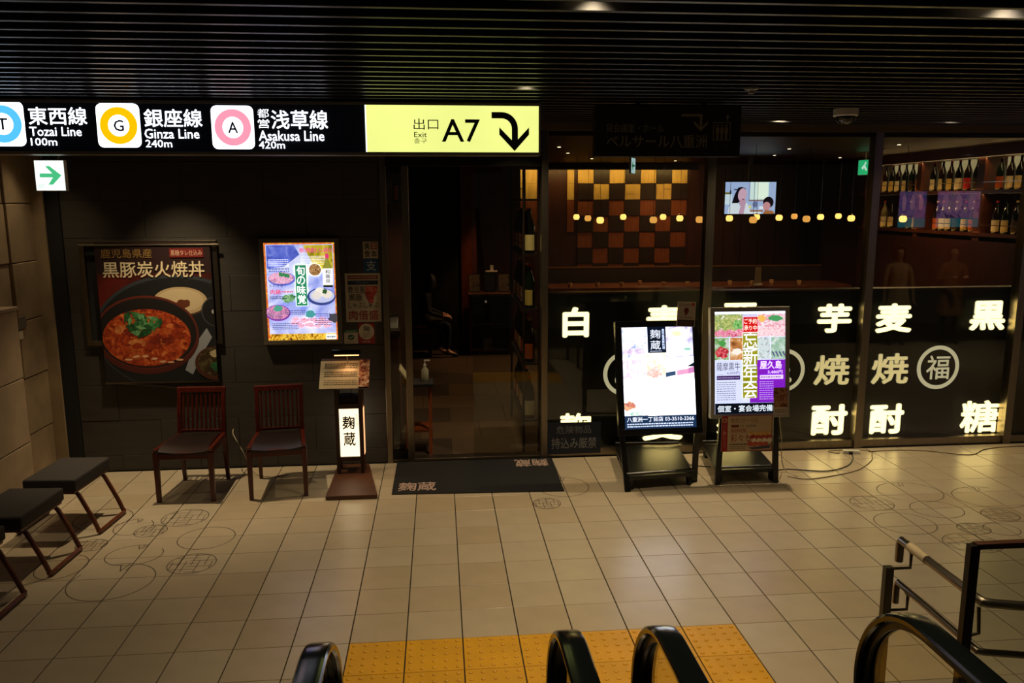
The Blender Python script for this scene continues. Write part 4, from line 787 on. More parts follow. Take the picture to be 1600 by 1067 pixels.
# ================================================================== CABLES
def cable(name, label, pts, r, m):
    o = MB(); P = [Vector(q) for q in pts]; out = []
    for i in range(len(P)-1):
        p0, p1, p2, p3 = P[max(i-1, 0)], P[i], P[i+1], P[min(i+2, len(P)-1)]
        for k in range(8):
            t = k/8; out.append(0.5*((2*p1)+(p2-p0)*t+(2*p0-5*p1+4*p2-p3)*t*t+(3*p1-p0-3*p2+p3)*t**3))
    out.append(P[-1]); o.tube(out, r, 6); b = o.build(name, m, smooth=True); return tag(b, label, 'cable')
CRM = mat('cream_cable', '#a3957a', 0.5); BLC = mat('black_cable', '#11100e', 0.5); BRC = mat('tan_cable', '#6b5836', 0.5)
cable('power_cable', 'cream cable hanging between the two wooden chairs', [(-1.30, 2.98, 0.36), (-1.27, 2.86, 0.34), (-1.17, 2.75, 0.22), (-1.10, 2.78, 0.03), (-0.95, 2.72, 0.005), (-0.86, 2.75, 0.005), (-0.60, 2.80, 0.005)], 0.004, CRM)
cable('power_cable', 'cream cable running down from the silver framed board', [(3.29, 2.26, 0.60), (3.36, 2.33, 0.35), (3.42, 2.42, 0.10), (3.46, 2.40, 0.006), (3.50, 2.28, 0.005)], 0.004, CRM)
cable('power_cable', 'black cable from the cart to the white power strip', [(3.30, 2.42, 0.006), (3.50, 2.47, 0.006), (3.80, 2.39, 0.006), (4.05, 2.50, 0.006), (4.20, 2.68, 0.006), (4.25, 2.785, 0.010)], 0.005, BLC)
cable('power_cable', 'tan cable looping over the floor tiles past the power strip', [(3.42, 2.30, 0.004), (3.55, 2.215, 0.004), (3.80, 2.27, 0.004), (4.09, 2.39, 0.004), (4.34, 2.62, 0.004), (4.42, 2.75, 0.004), (4.48, 2.90, 0.004), (4.30, 2.955, 0.004), (4.10, 2.93, 0.004), (4.12, 2.88, 0.004), (4.17, 2.86, 0.006)], 0.004, BRC)
cable('power_cable', 'tan cable lying along the foot of the shop windows', [(4.46, 2.88, 0.004), (4.75, 2.90, 0.004), (5.0, 2.85, 0.004), (5.33, 2.70, 0.004), (5.6, 2.85, 0.004), (6.0, 2.90, 0.004), (6.6, 2.85, 0.004)], 0.004, BRC)
cable('power_cable', 'black cable between the two sign carts', [(2.50, 2.93, 0.006), (2.62, 2.72, 0.006), (2.72, 2.65, 0.006), (2.86, 2.60, 0.006)], 0.004, BLC)
s = thing('power_strip', 'white two socket power strip on the floor tiles', 'power strip', (4.28, 2.86, 0.0), (0, 0, R(-12))); MB().box(-0.075, 0.075, -0.025, 0.025, 0, 0.03).build('body', WHITEPL, s, bevel=0.004); MB().box(-0.03, 0.0, -0.052, -0.018, 0.004, 0.028).build('plug', BLC, s)

# ================================================================== INSIDE THE RESTAURANT
INFL = mat('inside_floor_board', '#4a3c2d', 0.45, vary=0.2, scale=2); 
fi = MB().box(-2.8, 7.75, 3.12, 11.6, -0.06, -0.006).build('floor_inside', MATTEBLACK); tag(fi, kind='structure')
ftm = [mat('inside_floor_tile_%d' % k, c, 0.4, vary=0.15, scale=3) for k, c in enumerate(('#4d3f2f', '#41352a', '#5a4936'))]
for j in range(9):
    for i in range(6):
        x0 = -0.6+0.6*i+(0.3 if j % 2 else 0); y0 = 3.125+0.6*j
        MB().box(x0+0.002, x0+0.598, y0+0.002, y0+0.598, -0.008, 0).build('floor_plank', random.choice(ftm), fi)
o = MB().box(2.98, 7.75, 3.12, 8.5, -0.008, 0).build('floor_plank_field', ftm[1], fi); o['kind'] = 'stuff'
CEILIN = mat('restaurant_dark_ceiling', '#33221a', 0.5)
ci = MB().box(-2.8, 7.75, 3.12, 11.6, 2.97, 3.1).build('ceiling_inside', CEILIN); tag(ci, kind='structure')
wb = MB().box(-2.8, 7.75, 10.55, 10.7, 0, 3.1).build('wall_inside_back', WOODIN); tag(wb, kind='structure')
LITWOOD = mat('lit_wood_panel', '#c9a255', 0.5, vary=0.15, scale=4, stretch=(4, 1, 1)); SHADEWOOD = mat('shaded_wood_panel', '#7a3e1a', 0.45, vary=0.2, scale=4, stretch=(6, 1, 1)); DKW = mat('near_black_brown_panel', '#26130a', 0.45, vary=0.2)  # light squares: paler upper rows put the cove light into the colour
for i in range(7):
    x0 = 3.02+0.2865*i
    for j in range(8):
        z1 = 2.915-0.2865*j; light = (i+j) % 2 == 0
        proud = 0.0 if light else 0.02
        m = LITWOOD if (light and j < 2) else (SHADEWOOD if light else DKW)
        pn = MB().box(x0+0.002, x0+0.284, 10.53-proud, 10.55, z1-0.284, z1-0.002).build('wall_panel', m, wb)
        if light and j < 2:
            for a in range(2):
                for b_ in range(3):
                    if random.random() < 0.7: MB().box(x0+0.008+0.138*a, x0+0.140+0.138*a, 10.522+0.006*random.random(), 10.531, z1-0.278+0.092*b_, z1-0.192+0.092*b_).build('wood_block', LITWOOD, pn)
for x0, x1 in ((1.85, 2.28), (2.83, 2.95)):
    for j in range(4): MB().box(x0, x1, 10.53, 10.55, 2.915-0.2865*(j+1)+0.002, 2.915-0.2865*j-0.002).build('wall_panel', LITWOOD if j < 2 else SHADEWOOD, wb)
for k in range(8): MB().box(5.08+0.33*k, 5.40+0.33*k, 10.53, 10.55, 0.9, 2.93).build('wall_panel', DKW if k > 5 else WOODIN, wb)
cv = thing('cove_light', 'warm cove light trough along the top of the chequered back wall', 'light', (4.0, 10.2, 2.90))
MB().box(-2.2, 1.1, -0.06, 0.06, 0.03, 0.07).build('trough', DKW, cv); MB().box(-2.2, 1.1, -0.06, -0.045, -0.045, 0.03).build('lip', DKW, cv); MB().box(-2.18, 1.08, 0.045, 0.055, 0.0, 0.03).build('diffuser', mat('warm_cove_glow', '#ffc45a', 0.5, emit=1.5, vary=0), cv)
area(cv, (-0.55, 0.03, 0.0), 20, 3.2, 0.06, (R(50), 0, 0), (1, 0.66, 0.22))
wr = MB().box(7.62, 7.75, 3.12, 10.55, 0, 3.1).build('wall_inside_right', WOODIN); tag(wr, kind='structure')
wi = MB().box(-2.8, -0.9, 3.26, 10.55, 0, 3.1).build('wall_inside_left', DKW); tag(wi, kind='structure')
# partition, column seen through the doorway
o = MB().box(-0.9, 0.86, 8.65, 8.75, 0, 2.97).build('wall_partition', MATTEBLACK); tag(o, kind='structure')
o = MB().box(0.86, 1.10, 8.60, 8.80, 0, 2.97).build('wall_column', mat('brown_column_wood', '#5a2a10', 0.4, vary=0.2)); tag(o, kind='structure')
o = MB().box(1.10, 1.85, 9.2, 9.3, 0, 2.97).build('wall_recess', WOODIN); tag(o, kind='structure')
# console cabinet with framed menus
s = thing('console_cabinet', 'dark wooden console cabinet with shelf beyond the doorway', 'cabinet', (1.28, 8.3, 0)); CW = mat('console_wood', '#4a2412', 0.4, vary=0.2)
for a in ((-0.32, -0.29, 0, 0.9), (0.29, 0.32, 0, 0.9)): MB().box(a[0], a[1], -0.22, 0.22, a[2], a[3]).build('side_panel', CW, s)
MB().box(-0.34, 0.34, -0.24, 0.24, 0.9, 0.94).build('top', CW, s, bevel=0.004); MB().box(-0.29, 0.29, -0.2, 0.22, 0.46, 0.48).build('shelf', CW, s); MB().box(-0.29, 0.29, -0.2, 0.22, 0.06, 0.09).build('bottom', CW, s); MB().box(-0.29, 0.29, 0.2, 0.22, 0.09, 0.9).build('back_panel', DKW, s)
for x, lab, c in ((-0.23, 'framed food photo card leaning on the console top', 1), (0.0, 'black menu board standing in the middle of the console top', 0), (0.22, 'dark photo card at the column end of the console top', 1)):
    b = thing('menu_card', lab, 'card', (1.28+x, 8.32, 0.94), (R(-8), 0, 0)); MB().box(-0.09, 0.09, 0.001, 0.012, 0, 0.28+0.02*(1-c)).build('frame', BLACKPL, b)
    p = Print((-0.08, 0.08, 0.01, 0.27)); p.rect(-0.08, 0.08, 0.01, 0.27, food('console_photo_%d' % c, ['#1a120c', '#6a5a48', '#2c1c10'] if c else ['#0c0b0a', '#141210'], 12)); p.build('picture', b)
s = thing('napkin_holder', 'small white napkin holder on a black box above the console', 'holder', (1.32, 8.45, 0.94)); MB().box(-0.07, 0.07, -0.04, 0.04, 0, 0.30).build('stand', BLACKPL, s); MB().box(-0.09, 0.09, -0.05, 0.05, 0.30, 0.315).build('tray', WHITEPL, s); MB().box(-0.02, 0.03, -0.02, 0.02, 0.315, 0.40).build('napkin', WHITEPL, s)
sp = thing('console_spotlight', 'small ceiling spotlight over the console cabinet', 'downlight', (1.3, 8.1, 2.97)); MB().lathe([(0.05, 0), (0.05, -0.01), (0.035, -0.012)], 16).build('trim', BLACKPL, sp); spot(sp, (0, 0, -0.03), 60, 60, 0.6, (1, 0.5, 0.2))
sp = thing('aisle_spotlight', 'small ceiling spotlight over the entrance aisle inside the doorway', 'downlight', (0.95, 5.2, 2.97)); MB().lathe([(0.05, 0), (0.05, -0.01), (0.035, -0.012)], 16).build('trim', BLACKPL, sp); spot(sp, (0, 0, -0.03), 38, 85, 0.8, (1, 0.66, 0.35))

# bottles
BOT = [mat('brown_bottle_glass', '#1c0d05', 0.12, vary=0, spec=0.7), mat('green_bottle_glass', '#0d1a0a', 0.12, vary=0, spec=0.7), mat('black_bottle_glass', '#0a0908', 0.12, vary=0, spec=0.7), mat('pale_bottle_glass', '#8a7a4a', 0.15, vary=0, spec=0.7)]
LAB = [ink(c) for c in ('#d8bf86', '#e6d6b0', '#b8541e', '#c81f1f', '#cfae5a', '#3c2a1a')]
def bottle_data():
    n = 12; body = MB().lathe([(0.050, 0.0), (0.052, 0.006), (0.052, 0.225), (0.046, 0.262), (0.028, 0.31), (0.0165, 0.345), (0.0145, 0.385)], n).build('body', BOT[0], None, smooth=True)
    cap = MB().lathe([(0.0175, 0.383), (0.0175, 0.403), (0.010, 0.405)], n).build('cap', BLACKPL, None, smooth=True)
    m = MB(); m.loft([[(0.0528*math.cos(R(a)), 0.0528*math.sin(R(a)), z) for a in range(90, 271, 18)] for z in (0.03, 0.17)], closed=False); lab = m.build('paper_label', LAB[0], None, smooth=True)
    d = (body.data, cap.data, lab.data)
    for o in (body, cap, lab): bpy.data.objects.remove(o)
    return d
BD, CD, LD = bottle_data(); _var = {}
def dat(base, m):
    k = (base.name, m.name)
    if k not in _var: c = base.copy(); c.materials[0] = m; _var[k] = c
    return _var[k]
def bottle(label, loc, group, gi, li, rz=0.0, sc=1.0):
    t = thing('sake_bottle', label, 'bottle', loc, (0, 0, rz), group); t.scale = (sc, sc, sc)
    for n, d in (('body', dat(BD, BOT[gi])), ('cap', dat(CD, [BLACKPL, LAB[3], LAB[4]][li % 3])), ('paper_label', dat(LD, LAB[li]))):
        o = bpy.data.objects.new(n, d); COL.objects.link(o); o.parent = t
    return t
GN = ['brown', 'green', 'black', 'pale']; LN = ['tan', 'cream', 'orange', 'red', 'gold', 'dark brown']
# bottle wall on the right
s = thing('bottle_display_wall', 'lit wooden display shelving for tall bottles along the side wall', 'shelf', (7.4, 0, 0)); area(s, (-0.10, 6.4, 2.832), 10, 0.05, 4.0, (0, R(35), 0), (1, 0.66, 0.3)); area(s, (-0.10, 6.4, 2.385), 6, 0.05, 4.0, (0, R(35), 0), (1, 0.66, 0.3))
SHW = mat('shelf_wood', '#5a2a12', 0.4, vary=0.25, scale=3); STRIP = mat('warm_shelf_light', '#ffc060', 0.5, emit=3.5, vary=0); NICHEGLOW = mat('cream_glow_panel', '#d8c490', 0.6, emit=0.45, vary=0.1, scale=3)  # glow of the cream panel stands in for light on the niche back
for z, n in ((2.425, 'upper_shelf'), (1.895, 'lower_shelf')): MB().box(-0.12, 0.2, 4.2, 8.6, z-0.035, z).build(n, SHW, s); MB().box(-0.125, -0.118, 4.2, 8.6, z-0.035, z+0.010).build('shelf_lip', SHW, s); MB().box(-0.112, -0.096, 4.2, 8.55, z+0.0005, z+0.007).build('light_strip', STRIP, s)
MB().box(-0.12, 0.2, 4.2, 8.6, 2.84, 2.97).build('top_fascia', SHW, s); MB().box(-0.10, 0.2, 4.2, 8.6, 0, 1.80).build('lower_panelling', WOODIN, s)
for y0, y1 in ((7.00, 7.10), (5.66, 5.80), (8.25, 8.5), (4.55, 4.66)): MB().box(-0.10, 0.2, y0, y1, 1.80, 2.84).build('pillar', SHW, s)
for y0, y1 in ((7.10, 8.25), (5.80, 7.00), (4.66, 5.66)):
    MB().box(0.19, 0.2, y0, y1, 2.425, 2.84).build('glow_panel', NICHEGLOW, s); MB().box(0.19, 0.2, y0, y1, 1.895, 2.39).build('back_panel', mat('shelf_back_dark', '#3d3420', 0.6), s)
    for z in (2.425, 1.895): MB().tube([(-0.115, y0, z+0.105), (-0.115, y1, z+0.105)], 0.004, 6).build('guard_rail', CHROME, s)
for k in range(10):
    MB().box(0.17, 0.18, 4.70+0.09*k, 4.715+0.09*k, 1.93, 2.38).build('lattice_bar', SHW, s)
up = [8.07, 7.89, 7.73, 7.54, 7.37, 7.19, 6.85, 6.66, 6.48, 6.30, 6.12, 5.94, 5.50, 5.32, 5.16, 5.0]
for k, y in enumerate(up):
    red = k == 10
    bottle('tall bottle with red label standing on the upper lit shelf' if red else 'tall %s sake bottle with %s label on the upper lit shelf' % (GN[[0, 2, 0, 2, 1, 0, 2, 0][k % 8]], LN[[0, 4, 1, 0, 5, 2, 1][k % 7]]), (7.40, y, 2.4255), 'red label bottle on the upper shelf' if red else 'bottles on the upper backlit shelf', [0, 2, 0, 2, 1, 0, 2, 0][k % 8], 3 if red else [0, 4, 1, 0, 5, 2, 1][k % 7], R(random.uniform(-40, 20)))
for k, y in enumerate([8.05, 7.85, 7.36, 7.21, 6.71, 6.58, 6.44, 6.29, 6.10, 5.94, 5.50, 5.33, 5.15, 4.98]):
    pale = k == 0
    bottle('pale yellow bottle standing on the lower display shelf' if pale else 'tall %s sake bottle with %s label on the lower display shelf' % (GN[[2, 0, 1][k % 3]], LN[[1, 0, 5, 4, 2][k % 5]]), (7.40, y, 1.8955), 'pale bottle on the lower shelf' if pale else 'bottles on the lower display shelf', 3 if pale else [2, 0, 1][k % 3], [1, 0, 5, 4, 2][k % 5], R(random.uniform(-40, 20)))
# tv
s = thing('wall_television', 'flat television showing a woman and child in a kitchen', 'television', (4.83, 8.0, 2.115)); w, h = 0.79, 0.475
MB().box(-0.015, w+0.015, 0.004, 0.06, -0.02, h+0.02).build('case', BLACKPL, s, bevel=0.005); MB().box(w/2-0.03, w/2+0.03, 0.03, 0.06, h, 0.86).build('ceiling_mount', BLACKPL, s)
p = Print((0, w, 0, h)); e = 1.0; L = lambda c, k=1.0: ink(c, e*k)
p.rect(0, w, 0, h, L('#a9c0f2')); p.rect(w*0.46, w*0.86, h*0.45, h, L('#d8f0f4', 1.1)); p.rect(w*0.62, w*0.84, h*0.47, h*0.98, L('#eafcf2', 1.15)); p.rect(w*0.46, w*0.49, h*0.4, h, L('#98a8dc')); p.rect(w*0.47, w*0.78, h*0.40, h*0.45, L('#a88a98', 0.7)); p.rect(0, w*0.14, h*0.3, h*0.62, L('#cfe4f8', 1.1)); p.rect(0, w*0.09, h*0.62, h*0.68, L('#9a8a30', 0.6)); p.rect(w*0.09, w*0.12, h*0.62, h*0.74, L('#3a5a78', 0.5)); p.rect(w*0.17, w*0.28, h*0.74, h*0.79, L('#6a7ab8', 0.6))
p.poly([(w*0.14, h*0.34), (w*0.19, h*0.62), (w*0.25, h*0.82), (w*0.32, h*0.85), (w*0.40, h*0.80), (w*0.41, h*0.6), (w*0.30, h*0.4), (w*0.24, h*0.32)], L('#141230', 0.2)); p.ell(w*0.34, h*0.60, w*0.085, h*0.21, L('#d8b0cc'), 24, -8); p.poly([(w*0.29, h*0.45), (w*0.41, h*0.45), (w*0.40, h*0.25), (w*0.29, h*0.28)], L('#c89ab8')); p.ell(w*0.36, h*0.46, w*0.022, h*0.02, L('#a05a78', 0.7), 12)
p.poly([(w*0.06, 0), (w*0.08, h*0.2), (w*0.14, h*0.34), (w*0.26, h*0.34), (w*0.32, h*0.22), (w*0.44, h*0.36), (w*0.50, h*0.12), (w*0.52, 0)], L('#dce8fc', 1.05)); p.poly([(w*0.28, 0), (w*0.33, h*0.4), (w*0.42, h*0.4), (w*0.38, 0)], L('#c8a0c0')); p.rect(w*0.50, w*0.76, h*0.07, h*0.12, L('#b8804a', 0.8)); p.ell(w*0.50, h*0.22, w*0.03, h*0.06, L('#e0e0a0'), 16); p.ell(w*0.60, h*0.3, w*0.05, h*0.1, L('#8090c8', 0.7), 16); p.rect(w*0.68, w*0.78, h*0.15, h*0.24, L('#e0ecff', 1.1)); p.rect(w*0.5, w*0.72, 0, h*0.06, L('#dceaff', 1.1))
p.ell(w*0.86, h*0.36, w*0.105, h*0.18, L('#141430', 0.25), 24); p.ell(w*0.83, h*0.24, w*0.075, h*0.14, L('#d89aa8', 0.9), 20); p.poly([(w*0.76, 0), (w*0.80, h*0.12), (w*0.95, h*0.1), (w, 0)], L('#b87a50', 0.8))
p.build('screen', s)
# lanterns
LANM = mat('amber_globe', '#ffc469', 0.5, emit=2.2, vary=0.0); LANM2 = mat('amber_globe_soft', '#f0a850', 0.5, emit=1.2, vary=0.0)
for k, (x, y) in enumerate([(2.57, 8.03), (2.56, 7.04), (2.49, 5.84), (3.24, 7.85), (3.16, 5.86), (3.8, 7.7), (3.76, 6.74), (3.76, 5.91), (4.39, 6.58), (4.32, 5.58), (5.08, 7.36), (5.19, 6.84), (5.8, 7.71), (5.17, 5.96), (5.93, 7.14), (6.53, 7.8), (5.89, 6.2), (6.29, 5.68)]):
    t = thing('pendant_lantern', 'small round amber pendant lantern with a dimmer orange glow' if k in (1, 4, 7, 9, 12, 13) else 'small round amber pendant lantern with a bright yellow glow', 'lantern', (x, y, 2.08), group='amber pendant lanterns')
    MB().lathe([(0.02, 0.040), (0.036, 0.034), (0.046, 0.012), (0.046, -0.012), (0.036, -0.034), (0.02, -0.040)], 16).build('globe', LANM2 if k in (1, 4, 7, 9, 12, 13) else LANM, t, smooth=True)
    MB().lathe([(0.012, 0.055), (0.02, 0.05), (0.02, 0.04)], 10).build('cap', BLACKPL, t); MB().box(-0.002, 0.002, -0.002, 0.002, 0.05, 0.89).build('cord', BLACKPL, t)
# counter below the lanterns
s = thing('bar_counter', 'long dark bar counter with copper lit edge under the lanterns', 'counter', (4.4, 8.3, 0))
MB().box(-2.2, 2.6, -0.15, 0.6, 0.95, 1.0).build('top', mat('copper_brown_top', '#5c2f18', 0.3, vary=0.2), s, bevel=0.004); MB().box(-2.15, 2.55, -0.05, 0.55, 0, 0.95).build('front', DKW, s); s = thing('banquette', 'long ribbed banquette back with copper rail behind the bar counter', 'bench', (4.4, 8.3, 0)); MB().box(-2.2, 2.6, 0.9, 0.95, 0.0, 1.22).build('bench_back', mat('ribbed_bench', '#2a1a12', 0.5, vary=0.3, scale=10, stretch=(20, 1, 0.3)), s); MB().box(-2.2, 2.6, 0.89, 0.955, 1.22, 1.24).build('bench_rail', mat('copper_rail', '#9a6a3a', 0.3, metal=0.6), s)
for k in range(11):
    t = thing('tea_cup', 'small glossy cup standing on the bar counter', 'cup', (2.55+0.36*k+random.uniform(-0.08, 0.08), 8.35+random.uniform(-0.1, 0.2), 1.0), group='cups on the bar counter')
    MB().lathe([(0.02, 0), (0.032, 0.03), (0.035, 0.07), (0.030, 0.07), (0.02, 0.01)], 12).build('cup', mat('glazed_cup', '#c9a070', 0.15), t, smooth=True)
s = thing('table_menu_stand', 'upright white menu card holder on the bar counter', 'card holder', (5.55, 8.35, 1.0)); MB().box(-0.06, 0.06, -0.04, 0.04, 0, 0.02).build('foot', WHITEPL, s); MB().box(-0.05, 0.05, 0.0, 0.01, 0.02, 0.28).build('card', mat('card_print', '#6a5a40', 0.6), s)
sp = thing('counter_spotlight', 'small ceiling spotlight over the bar counter', 'downlight', (3.6, 7.9, 2.97)); MB().lathe([(0.05, 0), (0.05, -0.01), (0.035, -0.012)], 16).build('trim', BLACKPL, sp); spot(sp, (0, 0, -0.03), 110, 150, 0.7, (1, 0.6, 0.28))
sp = thing('shelf_fill_light', 'added ceiling fill light before the bottle display wall', 'downlight', (6.3, 6.3, 2.97)); MB().lathe([(0.05, 0), (0.05, -0.01), (0.035, -0.012)], 16).build('trim', BLACKPL, sp); spot(sp, (0, 0, -0.03), 90, 150, 0.7, (1, 0.6, 0.3))  # added lamp, brightens the dark wood below the bottle shelves
sp = thing('lounge_fill_light', 'added ceiling fill light before the television wall', 'downlight', (4.6, 9.6, 2.97)); MB().lathe([(0.05, 0), (0.05, -0.01), (0.035, -0.012)], 16).build('trim', BLACKPL, sp); spot(sp, (0, 0, -0.03), 70, 150, 0.7, (1, 0.55, 0.25))  # added lamp, lifts the brown of the back wall
STAR = mat('tiny_downlight_glow', '#ffe0b0', 0.5, emit=6, vary=0)
for k, (x, y) in enumerate([(2.0, 6.0), (2.3, 7.2), (2.9, 8.6), (3.3, 6.6), (4.4, 9.2), (5.0, 6.2), (5.4, 7.6), (6.0, 5.4), (6.4, 6.6), (6.7, 8.2)]):
    t = thing('recessed_spot', 'tiny recessed spot in the restaurant ceiling', 'downlight', (x, y, 2.968), group='tiny ceiling spots in the restaurant'); MB().lathe([(0.035, 0.002), (0.035, -0.004), (0.026, -0.006)], 14).build('trim', BLACKPL, t); MB().lathe([(0.02, -0.006), (0.02, -0.009), (0.0005, -0.009)], 12).build('lens', STAR, t)
for name, lab, loc, rz, c, ar in (('exit_light', 'narrow bluish exit light with green arrow inside the restaurant', (3.17, 7.0, 2.68), R(62), '#bfe6ee', True), ('exit_light', 'green running exit light inside the restaurant by the bottle shelves', (6.45, 7.0, 2.66), R(-72), '#2fd08a', False)):
    t = thing(name, lab, 'sign', loc, (0, 0, rz)); MB().box(-0.11, 0.11, 0.002, 0.03, 0, 0.21).build('case', WHITEPL, t); MB().box(-0.01, 0.01, 0.01, 0.02, 0.21, 0.31).build('hanger', WHITEPL, t); p = Print(); p.rect(-0.105, 0.105, 0.005, 0.205, ink(c, 0.8)); g = ink('#1d9a5a', 0.4) if ar else ink('#d8fff0', 0.9)
    if ar: p.poly([(0.07, 0.09), (0.07, 0.12), (-0.03, 0.12), (0.0, 0.16), (-0.03, 0.16), (-0.08, 0.105), (-0.03, 0.05), (0.0, 0.05), (-0.03, 0.09)], g)
    else: p.ell(0.02, 0.165, 0.015, 0.015, g); p.poly([(-0.02, 0.07), (0.03, 0.15), (0.0, 0.15), (-0.05, 0.1)], g); p.poly([(0.02, 0.13), (0.06, 0.06), (0.03, 0.06), (0.0, 0.1)], g)
    p.build('face', t)
# bottle rack just inside the door
s = thing('bottle_rack', 'tall dark bottle rack on the right inside the doorway', 'rack', (1.42, 0, 0)); LV = (0.30, 0.84, 1.34, 1.84, 2.33)
for z in LV: MB().box(-0.16, 0.0, 3.24, 4.45, z-0.02, z).build('shelf', DKW, s); MB().tube([(-0.155, 3.24, z+0.09), (-0.155, 4.45, z+0.09)], 0.004, 6).build('guard_rail', CHROME, s)
for y in (3.22, 4.45):
    for x in (-0.16, -0.02): MB().box(x, x+0.02, y, y+0.02, 0, 2.75).build('upright', DKW, s)
for z in LV[:4]:
    for k in range(8): bottle('%s sake bottle with %s label on the %s shelf of the doorway rack' % (GN[[2, 1, 0][(k+int(z*10)) % 3]], LN[[1, 0, 2, 3, 4][(k*3+LV.index(z)*2) % 5]], {0.30: 'lowest', 0.84: 'second lowest', 1.34: 'middle', 1.84: 'fourth'}[z]), (1.335, 3.33+0.14*k, z+0.0005), 'bottles in the doorway rack', [2, 1, 0][(k+int(z*10)) % 3], [1, 0, 2, 3, 4][(k*3+LV.index(z)*2) % 5], R(random.uniform(20, 60)))
sp = thing('rack_spotlight', 'small ceiling spotlight over the bottle rack by the door', 'downlight', (0.85, 3.55, 2.97)); MB().lathe([(0.05, 0), (0.05, -0.01), (0.035, -0.012)], 16).build('trim', BLACKPL, sp); spot(sp, (0, 0, -0.03), 55, 80, 0.6, (1, 0.7, 0.4), rot=(0, R(22), 0))
# left of the doorway: counter with register, hand-sanitiser stand
s = thing('cashier_counter', 'dark cashier counter behind the narrow glass sidelight', 'counter', (-0.25, 3.9, 0)); MB().box(-0.5, 0.36, -0.2, 0.3, 0, 1.05).build('body', WOODIN, s, bevel=0.004); MB().box(-0.52, 0.38, -0.22, 0.32, 1.05, 1.09).build('top', DKW, s); s = thing('cashier_back_board', 'tall dark board behind the cashier counter', 'board', (-0.25, 3.9, 0)); MB().box(-0.5, 0.42, 0.34, 0.40, 0, 2.3).build('board', mat('cashier_back', '#4a2c1a', 0.5), s)
s = thing('tissue_box', 'pale box standing on the cashier counter', 'box', (0.03, 3.9, 1.09)); MB().box(-0.06, 0.07, -0.05, 0.05, 0, 0.12).build('box', WHITEPL, s, bevel=0.004); MB().box(-0.07, 0.08, -0.06, 0.06, 0.12, 0.14).build('lid', STEEL, s)
for k, (x, y) in enumerate(((0.0, 4.05), (0.12, 4.08))): bottle('sake bottle on the high board behind the sidelight', (x, 4.27, 2.30), 'bottles behind the sidelight', k, 1+k)
s = thing('sanitiser_stand', 'wooden easel stand with sloping cream notice inside the doorway', 'stand', (0.30, 3.42, 0)); OR = mat('orange_wood', '#7a3a14', 0.4, vary=0.25, scale=4)
for x in (-0.12, 0.09): MB().loft([[(x, y-0.015, z), (x+0.03, y-0.015, z), (x+0.03, y+0.015, z), (x, y+0.015, z)] for y, z in ((-0.20, 0), (-0.02, 0.62))]).build('leg', OR, s)
for x in (-0.12, 0.09): MB().loft([[(x, y-0.012, z), (x+0.03, y-0.012, z), (x+0.03, y+0.012, z), (x, y+0.012, z)] for y, z in ((0.2, 0), (0.03, 0.62))]).build('leg', OR, s)
MB().box(-0.12, 0.12, -0.15, 0.15, 0.20, 0.22).build('shelf', OR, s); MB().box(-0.14, 0.14, -0.12, 0.14, 0.62, 0.65).build('top', MATTEBLACK, s, bevel=0.004)
s = thing('cream_notice_card', 'sloping cream notice card leaning on the easel stand', 'card', (0.22, 3.42, 0.65), (0, R(-35), 0)); MB().box(0.0, 0.012, -0.12, 0.12, 0.0, 0.17).build('card', ink('#cbbd98'), s)
s = thing('pump_bottle', 'clear hand sanitiser pump bottle on the easel stand', 'bottle', (0.36, 3.47, 0.65)); MB().lathe([(0.032, 0), (0.035, 0.01), (0.035, 0.10), (0.015, 0.125), (0.012, 0.135)], 14).build('body', mat('clear_plastic', '#b8b49a', 0.2, trans=0.4), s, smooth=True); MB().lathe([(0.014, 0.135), (0.014, 0.155), (0.005, 0.157), (0.005, 0.185)], 10).build('pump', WHITEPL, s); MB().box(-0.006, 0.05, -0.006, 0.006, 0.183, 0.195).build('nozzle', WHITEPL, s)
s = thing('waiting_bench', 'low dark bench against the black partition inside', 'bench', (0.25, 8.2, 0)); MB().box(-0.5, 0.16, -0.28, 0.2, 0.36, 0.415).build('seat', WOODIN, s, bevel=0.005)
for x in (-0.45, 0.08): MB().box(x, x+0.05, -0.26, 0.18, 0, 0.36).build('support', DKW, s)

# ================================================================== ADVERT SCREENS BEHIND THE VIEWER (seen mirrored in the shop glass)
for x0, x1, lab, cols in ((8.24, 8.74, 'narrow hanging advert screen with pink and teal picture', ['#2a7a8a', '#d8a0e8', '#8a5ad8', '#3ab0b0']), (8.92, 9.70, 'wide hanging advert screen with violet and pink portrait picture', ['#2a2a5a', '#c88ae8', '#f0b0d8', '#30a0b8'])):
    t = thing('advert_screen', lab, 'screen', ((x0+x1)/2, -3.0, 1.85), (0, 0, R(180))); w = (x1-x0)/2
    MB().box(-w, w, 0.004, 0.06, 0, 0.62).build('case', BLACKPL, t, bevel=0.005); MB().box(-0.03, 0.03, 0.02, 0.05, 0.62, 1.34).build('hanger', BLACKPL, t)
    p = Print((-w+0.01, w-0.01, 0.01, 0.61)); p.rect(-w, w, 0, 0.62, food('advert_print_%g' % x0, cols, 7, 1.5)); p.rect(-w, w, 0, 0.16, ink('#2ab0c8', 1.5))
    for k in range(3): p.ell(-w*0.6+0.6*w*k, 0.42, w*0.16, 0.13, ink('#d89ac8', 2.4), 20)
    p.build('picture', t)

